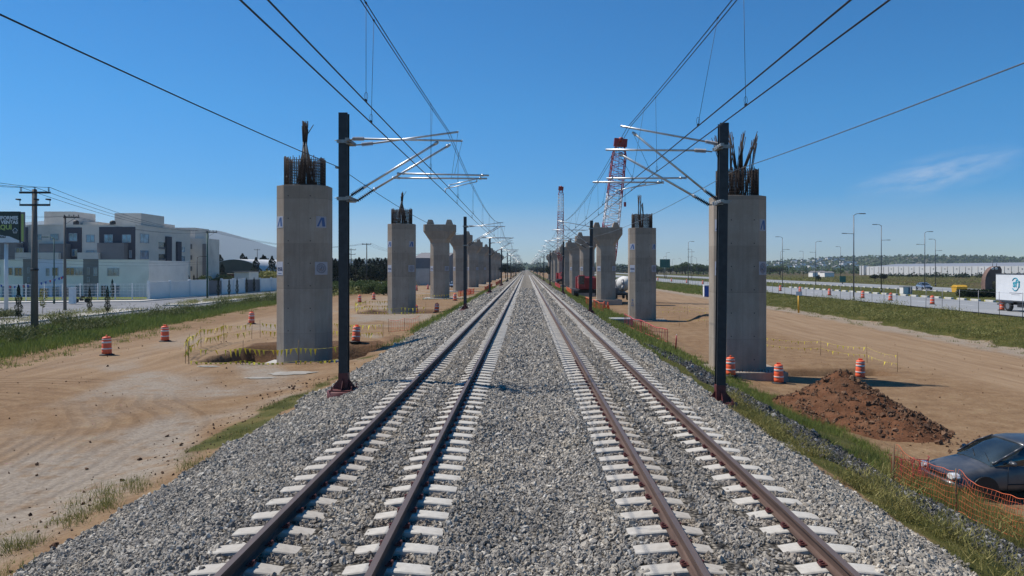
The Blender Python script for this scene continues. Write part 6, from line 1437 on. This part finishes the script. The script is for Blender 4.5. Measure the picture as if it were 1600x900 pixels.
V_, Q_ = leafmesh(pts, .13, r); o = numesh('hedge', V_, Q_, 'leaf_dark'); tag(o, 'dark clipped hedge on the grass median left of the white truck', 'hedge')
for (px0, px1, p0, p1, d, lab) in ((1031, 1047, 405, 418, 330, 'large dark green road sign on a single post beyond the right-hand piers'), (1312, 1321.5, 431.5, 441, 205, 'small dark green road sign beside the plain street lamp')):
    org = (X((px0+px1)/2, d), d, -1.1); t = thing('road_sign', lab, 'road sign', org); b = MB(); b.bb(X(px0, d)-org[0], X(px1, d)-org[0], -.06, .06, Z(p1, d)-org[2], Z(p0, d)-org[2]); pn = b.build('sign_panel', 'road_sign', t)
    b = MB(); b.cyl((0, .2, 0), (0, .2, Z(p0, d)-org[2]-.4), .16, .13, 10); b.build('post', 'steel_grey', t)
# warehouse: its long lit wall runs towards the camera from left to right
org = (X(1440, 640), 640, -4); t = thing('warehouse', 'very long low white warehouse with a grey roof strip beyond the field', 'warehouse', org)
wa, wb_ = Vector((X(1354, 700), 700, 0)), Vector((X(1800, 480), 480, 0)); wd = (wb_-wa).normalized(); wnv = Vector((wd.y, -wd.x, 0)); wnv = wnv if wnv.x < 0 else -wnv; WLn = (wb_-wa).length
def wp(u, o, z): p = wa+wd*u-wnv*o; return (p.x-org[0], p.y-org[1], z-org[2])
def wbox(b, u0, u1, o0, o1, z0, z1): return b.addv([wp(u, o, z) for u in (u0, u1) for o in (o0, o1) for z in (z0, z1)], [(0, 1, 3, 2), (4, 6, 7, 5), (0, 4, 5, 1), (2, 3, 7, 6), (0, 2, 6, 4), (1, 5, 7, 3)])
b = MB(); wbox(b, 0, WLn, 0, 120, -4.5, 5.2); b.build('wall', 'warehouse', t)
b = MB(); wbox(b, -4.5, -2.6, -1, 4, -4.5, 6.0); b.build('corner_tower', 'warehouse', t); b = MB(); wbox(b, -7.5, -6, -1, 4, -4.5, 6.0); b.build('corner_tower', 'warehouse', t)
b = MB(); b.addv([wp(6, 1, 5.2), wp(WLn-1, 1, 5.2), wp(WLn-1, 30, 8.4), wp(6, 30, 7.6), wp(WLn-1, 118, 5.2), wp(6, 118, 5.2)], [(0, 1, 2, 3), (3, 2, 4, 5), (0, 3, 5), (1, 4, 2)]); b.build('roof', 'warehouse_roof', t)
b = MB()
for k in range(int(WLn/5.5)): wbox(b, 3+k*5.5, 3.5+k*5.5, -.3, .0, -4.5, 5.0)
b.build('pilasters', 'wall_cream', t)
b = MB()
for k in range(int(WLn/11)): wbox(b, 6+k*11, 7+k*11, -.15, 0, 2.6, 3.4)
b.build('vents', 'wall_grey', t)
for i, (px0, px1, p0, d) in enumerate(((1270, 1278, 425, 520), (1282, 1291, 424.5, 520), (1288.5, 1303.5, 425.5, 500))):
    org = (X((px0+px1)/2, d), d, -3); t = thing('farm_building', ['left', 'middle', 'right'][i]+' one of three tiny white sheds in the field left of the warehouse', 'building', org); b = MB(); b.bb(X(px0, d)-org[0], X(px1, d)-org[0], 0, 8, 0, Z(p0, d)+2.8); b.build('wall', 'wall_white', t)
    b = MB(); b.loft([[(x, y, z) for y, z in ((-.3, Z(p0, d)+2.8), (4, Z(p0, d)+3.6), (8.3, Z(p0, d)+2.8))] for x in (X(px0, d)-org[0]-.2, X(px1, d)-org[0]+.2)], sm=False); b.build('roof', 'wall_grey', t)

# ------------------------------------------------------------------ cranes
def lattice(a, c, w0, w1, n, r, bands, up=Vector((0, 1, 0))):
    secs = [[MB(), None]]
    a = Vector(a); c = Vector(c); ax = (c-a).normalized(); s1 = ax.cross(up).normalized(); s2 = ax.cross(s1).normalized(); prev = None
    for k in range(n+1):
        u = k/n; w = w0+(w1-w0)*u
        if u < .12: w *= .35+.65*u/.12
        if u > .93: w *= 1-.45*(u-.93)/.07
        p = a.lerp(c, u); q = [p+s1*w/2*i+s2*w/2*j for i, j in ((-1, -1), (1, -1), (1, 1), (-1, 1))]
        wh = any(b0 <= u < b1 for b0, b1 in bands)
        if secs[-1][1] is None: secs[-1][1] = wh
        if wh != secs[-1][1]: secs.append([MB(), wh])
        tgt = secs[-1][0]
        if prev:
            for i in range(4):
                tgt.cyl(prev[i], q[i], r, r, 5); tgt.cyl(prev[i], q[(i+1) % 4] if k % 2 else q[i-1], r*.5, r*.5, 4); tgt.cyl(q[i], q[(i+1) % 4], r*.4, r*.4, 4)
        prev = q
    return secs
def crane(label, foot, tip, yaw, w, bands, loc, body=True):
    t = thing('crawler_crane', label, 'crane', loc); L0 = Vector(loc)
    secs = lattice(Vector(foot)-L0, Vector(tip)-L0, w, w*.72, 26, .085, bands); bo = secs[-1][0].build('boom_section', 'red_paint', t)
    for sb_, wh in secs[:-1]: sb_.build('boom_section', 'crane_white' if wh else 'red_paint', t)
    b = MB(); tp = Vector(tip)-L0; b.box(tp+Vector((0, 0, .3)), (w*.75, .9, 1.2), ry=.1); b.cyl(tp+Vector((-.3, -.6, .7)), tp+Vector((.3, -.6, .7)), .35, .35, 12); b.build('boom_head', 'red_paint', bo)
    b = MB()
    for s in (-.3, .3): b.cyl(tp+Vector((s, -.5, .4)), Vector(foot)-L0+Vector((s, 6, 4.5)), .02, .02, 4)
    b.cyl(tp+Vector((.6, -.8, .3)), tp+Vector((.6, -.8, -9)), .02, .02, 4); b.build('pendant_cable', 'wire', bo); b = MB(); b.box(tp+Vector((.6, -.8, -9.4)), (.35, .25, .7)); b.build('hook_block', 'red_paint', bo)
    b = MB(); q = Matrix.Rotation(yaw, 3, 'Z')
    b.box((0, 1.0, 2.15), (3.0, 6.2, 1.9), rz=yaw); b.box(q @ Vector((0, 4.1, 2.2)), (3.3, 1.1, 2.1), rz=yaw); b.build('superstructure', 'red_paint', t, bevel=.08)
    b = MB(); b.box(q @ Vector((-1.15, -2.5, 2.4)), (1.0, 1.7, 2.2), rz=yaw); cb = b.build('cab', 'red_paint', t, bevel=.06); b = MB(); b.box(q @ Vector((-1.15, -3.37, 2.7)), (.85, .04, 1.3), rz=yaw); b.box(q @ Vector((-1.66, -2.5, 2.7)), (.04, 1.3, 1.1), rz=yaw); b.build('cab_window', 'glass_dark', cb)
    for s in (-1, 1):
        b = MB(); c = q @ Vector((s*2.0, .5, .62)); pr = [(math.cos(a)*.6+(2.6 if math.cos(a) > 0 else -2.6), math.sin(a)*.6) for a in np.linspace(0, 6.28, 24, endpoint=False)]
        b.loft([[(c.x+x, c.y+y, c.z+z) for y, z in pr] for x in (-.4, .4)], sm=False); b.build('crawler_track', 'plastic_black', t)
    b = MB(); b.cyl((0, .3, .9), (0, .3, 1.3), 1.2, 1.2, 20); b.box((0, .3, .8), (3.4, 2.6, .5)); b.build('slew_ring', 'plastic_black', t)
    return t
crane('red crawler crane with a red and white lattice boom rising behind the third right-hand pier', PT(946, 425, 124), PT(969.5, 226, 118), 0.0, 2.7, ((.42, .62),), (X(919, 124), 126, -1.5))
crane('farther red and white lattice boom crane behind the far right-hand piers', PT(875, 408, 240), PT(876.5, 296, 236), 0.2, 2.1, ((.15, .42), (.72, .95)), (X(882, 244), 246, -1.5))
# concrete mixer truck between the second and third right-hand piers
t = thing('mixer_truck', 'concrete mixer truck with a pale drum between the second and third right-hand piers', 'truck', (X(972, 116), 118, -1.75))
b = MB(); prof = [(.35, -2.6), (.8, -2.2), (1.15, -1.0), (1.15, .2), (.85, 1.4), (.45, 2.1)]; b.lathe(prof, 24, axis='Y'); o = b.build('mixing_drum', 'warehouse', t); o.location = (.2, 0, 2.35); o.rotation_euler = (R(-12), 0, R(18))
b = MB(); b.lathe([(1.17, -.5), (1.17, -.2)], 24, axis='Y'); o2 = b.build('drum_band', 'wall_grey', o)
b = MB(); b.bb(-1.1, 1.1, -3.2, 4.6, .75, 1.1); b.build('chassis', 'plastic_black', t); b = MB(); b.bb(-1.15, 1.15, 3.0, 4.8, 1.0, 3.0); b.build('cab', 'white', t, bevel=.08); b = MB(); b.path([(0, -2.6, 3.1), (0, -3.2, 2.3), (-.2, -3.5, 1.6)], .22, 8); b.build('chute', 'steel_grey', t)
for yy in (-2.3, -1.1, 3.8):
    for s in (-1, 1): b = MB(); b.lathe([(.25, -.17), (.5, -.17), (.53, -.1), (.53, .1), (.5, .17), (.25, .17)], 20, axis='X'); b.build('wheel', 'tyre', t, loc=(s*.95, yy, .53))
b = MB(); b.bb(-1.4, -.6, -2.9, -1.8, .9, 1.9); b.build('water_tank', 'lamp_grey', t, bevel=.1)
# parked cars far on the left
for (px, d, lab, dz) in ((752/1, 0, '', 0),): pass
for px, d, lab in ((584, 172, 'pale car roof showing behind the bushes left of the second pier'), (705, 178, 'small pale car between the third and fourth left-hand piers')):
    car(lab, (X(px, d), d, -1.45), R(80), 'car_silver', name='car', detail=False)
# parked motorcycle and small kiosk by the white fence
t = thing('kiosk', 'small white square pillar kiosk at the white fence beside the wooden pole', 'kiosk', (X(109.5, 96), 96.5, -1.4)); b = MB(); b.bb(-.32, .32, -.3, .3, 0, 2.0); b.build('pillar', 'white', t, bevel=.02); b = MB(); b.bb(-.38, .38, -.36, .36, 2.0, 2.1); b.build('cap', 'white', t)
t = thing('motorcycle', 'dark motorcycle parked by the white fence near the grey house', 'motorcycle', (X(124, 98), 98.5, -1.38), .3)
for xx in (-.62, .62): b = MB(); b.lathe([(.22, -.05), (.3, -.05), (.3, .05), (.22, .05)], 18, axis='Y'); b.build('wheel', 'tyre', t, loc=(xx, 0, .3))
b = MB(); b.path([(-.62, 0, .3), (-.2, 0, .62), (.25, 0, .72), (.62, 0, .3)], .05, 6); b.path([(.62, 0, .3), (.48, 0, .98)], .03, 6); b.path([(.45, -.3, 1.0), (.45, .3, 1.0)], .02, 6); b.box((0, 0, .42), (.4, .22, .32)); b.build('frame', 'plastic_black', t); b = MB(); b.box((.18, 0, .82), (.42, .24, .2)); b.build('fuel_tank', 'plastic_black', t, bevel=.05); b = MB(); b.box((-.3, 0, .78), (.62, .24, .1)); b.build('seat', 'black', t, bevel=.03)
x = rng.uniform(X(-10, 72), X(50, 72), 40); y = rng.uniform(68, 71, 40)
blades('weeds', x, y, np.full(40, -1.36), rng.uniform(.5, .9, 40), 90, .3, .08, 'weed_dark', 'low dark shrubs at the foot of the billboard post', seed=44, leafy=1)
# bunting strung before the houses: blue and red cloths
t = thing('bunting', 'string of small blue and red cloths in front of the houses by the wooden pole', 'bunting', (X(40, 97), 97, 2.0)); b = MB(); pts = [Vector((X(px, 97)-X(40, 97), 0, Z(py, 97)-2.0)) for px, py in ((-5, 444), (20, 447), (45, 445), (70, 440), (95, 433), (101, 430))]; b.path(pts, .015, 4); b.build('cord', 'ink_blue', t)
for k in range(18):
    u = k/18*(len(pts)-1); i = int(u); p = pts[i].lerp(pts[i+1], u-i); b = MB(); s = .22; b.addv([(p.x-s*.6, 0, p.z), (p.x+s*.6, 0, p.z), (p.x+.05, .03, p.z-s*1.5), (p.x-.1, .05, p.z-s*1.3)], [(0, 1, 2, 3)]); b.addv([(p.x-s*.6, .012, p.z), (p.x+s*.6, .012, p.z), (p.x+.05, .042, p.z-s*1.5), (p.x-.1, .062, p.z-s*1.3)], [(3, 2, 1, 0)]); b.build('cloth', 'blue' if k % 3 else 'meshred', t)
MT['cement'] = P('cement_spill', (.31, .28, .235), .95, 0, .25, 2.0, .01)
# loose pale debris and wet-cement patches on the left dirt
for i, (x, y, sx, sy) in enumerate(((-10.0, 32.4, .95, .5), (-10.9, 31.0, .6, .25), (-14.6, 34.6, .5, .15))):
    b = MB(); r_ = random.Random(i); n = 22; pr = [(math.cos(a)*sx*(1+r_.uniform(-.25, .25)), math.sin(a)*sy*(1+r_.uniform(-.25, .25))) for a in np.linspace(0, 6.28, n, endpoint=False)]
    b.v = [(x+p, y+q, float(height(x+p, y+q))+.02) for p, q in pr]+[(x+p*.85, y+q*.85, float(height(x+p*.85, y+q*.85))+.045) for p, q in pr]+[(x, y, float(height(x, y))+.05)]
    b.f = [(k, (k+1) % n, n+(k+1) % n, n+k) for k in range(n)]+[(n+k, n+(k+1) % n, 2*n) for k in range(n)]; b.sm = [True]*len(b.f)
    tag(b.build('cement_patch', 'cement'), ['dried pale cement spill on the dirt in front of the pit, larger', 'dried pale cement spill on the dirt in front of the pit, smaller', 'thin pale cement streak at the left front of the pit'][i], kind='structure')
for i, (x, y, w_, r_) in enumerate(((-10.6, 38.0, 1.6, .5), (-9.4, 38.8, 1.2, -.2))):
    b = MB(); b.box((0, 0, 0), (w_, .35, .06), rz=r_); o = b.build('timber_plank', 'cement', bevel=.01); o.location = (x, y, float(height(x, y))+.12); tag(o, ['longer pale plank lying in the pit by the nearest left-hand pier', 'shorter pale plank lying in the pit by the nearest left-hand pier'][i], 'plank')

# ------------------------------------------------------------------ far hills, hillside houses, mountain
def hill(name, label, ridge, d, dep, zb, m, seed, rough=.06, n=180):
    """ridge: photo pixels of the skyline; a real ridge of that height at distance d, sloping down both ways"""
    px = np.array([p[0] for p in ridge]); py = np.array([p[1] for p in ridge]); xs = np.linspace(X(px[0], d), X(px[-1], d), n); ys = np.linspace(d-dep, d+dep, 36)
    zr = CZ-(np.interp(xs*F/d+VX, px, py)-VY)/F*d; A, B_ = np.meshgrid(xs, ys); u = 1-np.abs(B_-d)/dep; u = np.clip(u, 0, 1)**1.15
    H = zb+(zr[None, :]-zb)*u*(1-rough*(fbm(A, B_, dep*.5, seed, 5)-.3)*2*(1-u*.9)); i_ = np.arange(n*36).reshape(36, n); F_ = np.stack([i_[:-1, :-1], i_[:-1, 1:], i_[1:, 1:], i_[1:, :-1]], -1).reshape(-1, 4)
    o = numesh(name, np.stack([A, B_, H], -1).reshape(-1, 3), F_, m, smooth=True); tag(o, label, kind='structure'); return A, B_, H
MT['hill'] = P('hill_ground', (.10, .105, .06), .95, 0, .35, .012, 0, ((.20, .17, .12), .5, .7), spec=.05)
MT['mountain'] = P('mountain_ground', (.05, .07, .055), .95, 0, .3, .0014, 0, spec=.05)
hr = [(1010, 424), (1090, 419), (1130, 417), (1180, 413), (1230, 409), (1280, 405), (1330, 403), (1380, 402), (1430, 400.5), (1500, 402), (1560, 403), (1650, 404), (1800, 412), (1950, 424)]
A, B_, H = hill('hills', 'low hills with houses and trees on the right horizon', hr, 2600, 700, -4, 'hill', 51)
fh = MB(); fh.box((0, 0, 2.5), (9, 8, 5)); fo = fh.build('hillside_house', 'field_house'); fr_ = MB(); fr_.box((0, 0, 5.2), (9.4, 8.4, .5)); fr_.build('roof', 'wall_grey', fo)
r = random.Random(3)
def hsample(A, B_, H, x, y):
    j = int((x-A[0, 0])/(A[0, 1]-A[0, 0])); i = int((y-B_[0, 0])/(B_[1, 0]-B_[0, 0])); j = max(0, min(A.shape[1]-1, j)); i = max(0, min(A.shape[0]-1, i)); return H[i, j]
def hillhouses(A, B_, H, d, pxr, n, lab, first=None, bias=.5):
    for k in range(n):
        px = pxr[0]+(pxr[1]-pxr[0])*r.random()**(1/bias*.5+.3); y = d-r.uniform(60, 520)*(d/2600); x = X(px, y)
        o = fo if first and k == 0 else copy_tree(fo); o.location = (x, y, hsample(A, B_, H, x, y)+2); o.rotation_euler = (0, 0, r.uniform(-.6, .6)); s_ = r.uniform(1.0, 1.9)*(d/2600); o.scale = (s_,)*3
        tag(o, lab, 'house', lab.replace('tiny ', '')+'s'.replace('s', ''))
hillhouses(A, B_, H, 2600, (1120, 1345), 90, 'tiny pale house among trees on the right-hand hillside', first=True)
def hillwoods(A, B_, H, n, size, label, seed):
    q = np.random.default_rng(seed); i = q.integers(1, A.shape[0]//2+2, n); j = q.integers(1, A.shape[1]-1, n); sx = A[0, 1]-A[0, 0]
    c = np.stack([A[i, j]+q.uniform(-1, 1, n)*sx, B_[i, j]+q.uniform(-1, 1, n)*20, H[i, j]+size*.6], -1); nf = 5; c = np.repeat(c, nf, 0)+q.normal(0, 1, (n*nf, 3))*size*np.array([.8, .8, .45])
    V_, Q_ = leafmesh(c, size, q); tag(numesh('hill_woods', V_, Q_, 'leaf'), label, kind='stuff')
hillwoods(A, B_, H, 3600, 5.5, 'trees scattered over the right-hand hills', 61)
hl = [(-150, 420), (300, 417), (450, 415), (520, 411), (560, 407.5), (600, 406.5), (650, 408), (700, 411), (760, 413.5), (800, 414.5), (850, 413.5), (900, 414), (960, 416), (1010, 419), (1060, 424)]
A, B_, H = hill('hills', 'low hill with a distant town behind the left-hand piers', hl, 3000, 700, -4, 'hill', 53)
hillhouses(A, B_, H, 3000, (500, 700), 60, 'tiny pale house on the distant hill behind the left-hand piers')
hillwoods(A, B_, H, 3200, 6.5, 'trees scattered over the distant left-hand hill', 62)
mt = [(-500, 372), (-200, 352), (-60, 350), (40, 345), (90, 341), (150, 347), (240, 349), (262, 351), (300, 358), (340, 356.5), (372, 366), (420, 382), (470, 396), (540, 406), (640, 412), (760, 417), (860, 421)]
hill('mountains', 'pale blue mountain range far beyond the houses on the left', mt, 8500, 2300, -10, 'mountain', 57, .3, 240)

# ------------------------------------------------------------------ air: one closed box of even haze
HZ = True
if HZ:
    m = bpy.data.materials.new('haze_air'); m.use_nodes = True; nt = m.node_tree; nt.nodes.clear(); out = nt.nodes.new('ShaderNodeOutputMaterial'); vp = nt.nodes.new('ShaderNodeVolumePrincipled')
    vp.inputs['Color'].default_value = (.74, .86, 1, 1); vp.inputs['Density'].default_value = 1/10500; vp.inputs['Anisotropy'].default_value = .2; nt.links.new(vp.outputs[0], out.inputs['Volume'])
    b = MB(); b.bb(-7600, 5200, -150, 11500, -20, 610); MT['haze'] = m; o = b.build('haze', 'haze'); tag(o, 'thin bluish haze over the whole plain', kind='stuff')
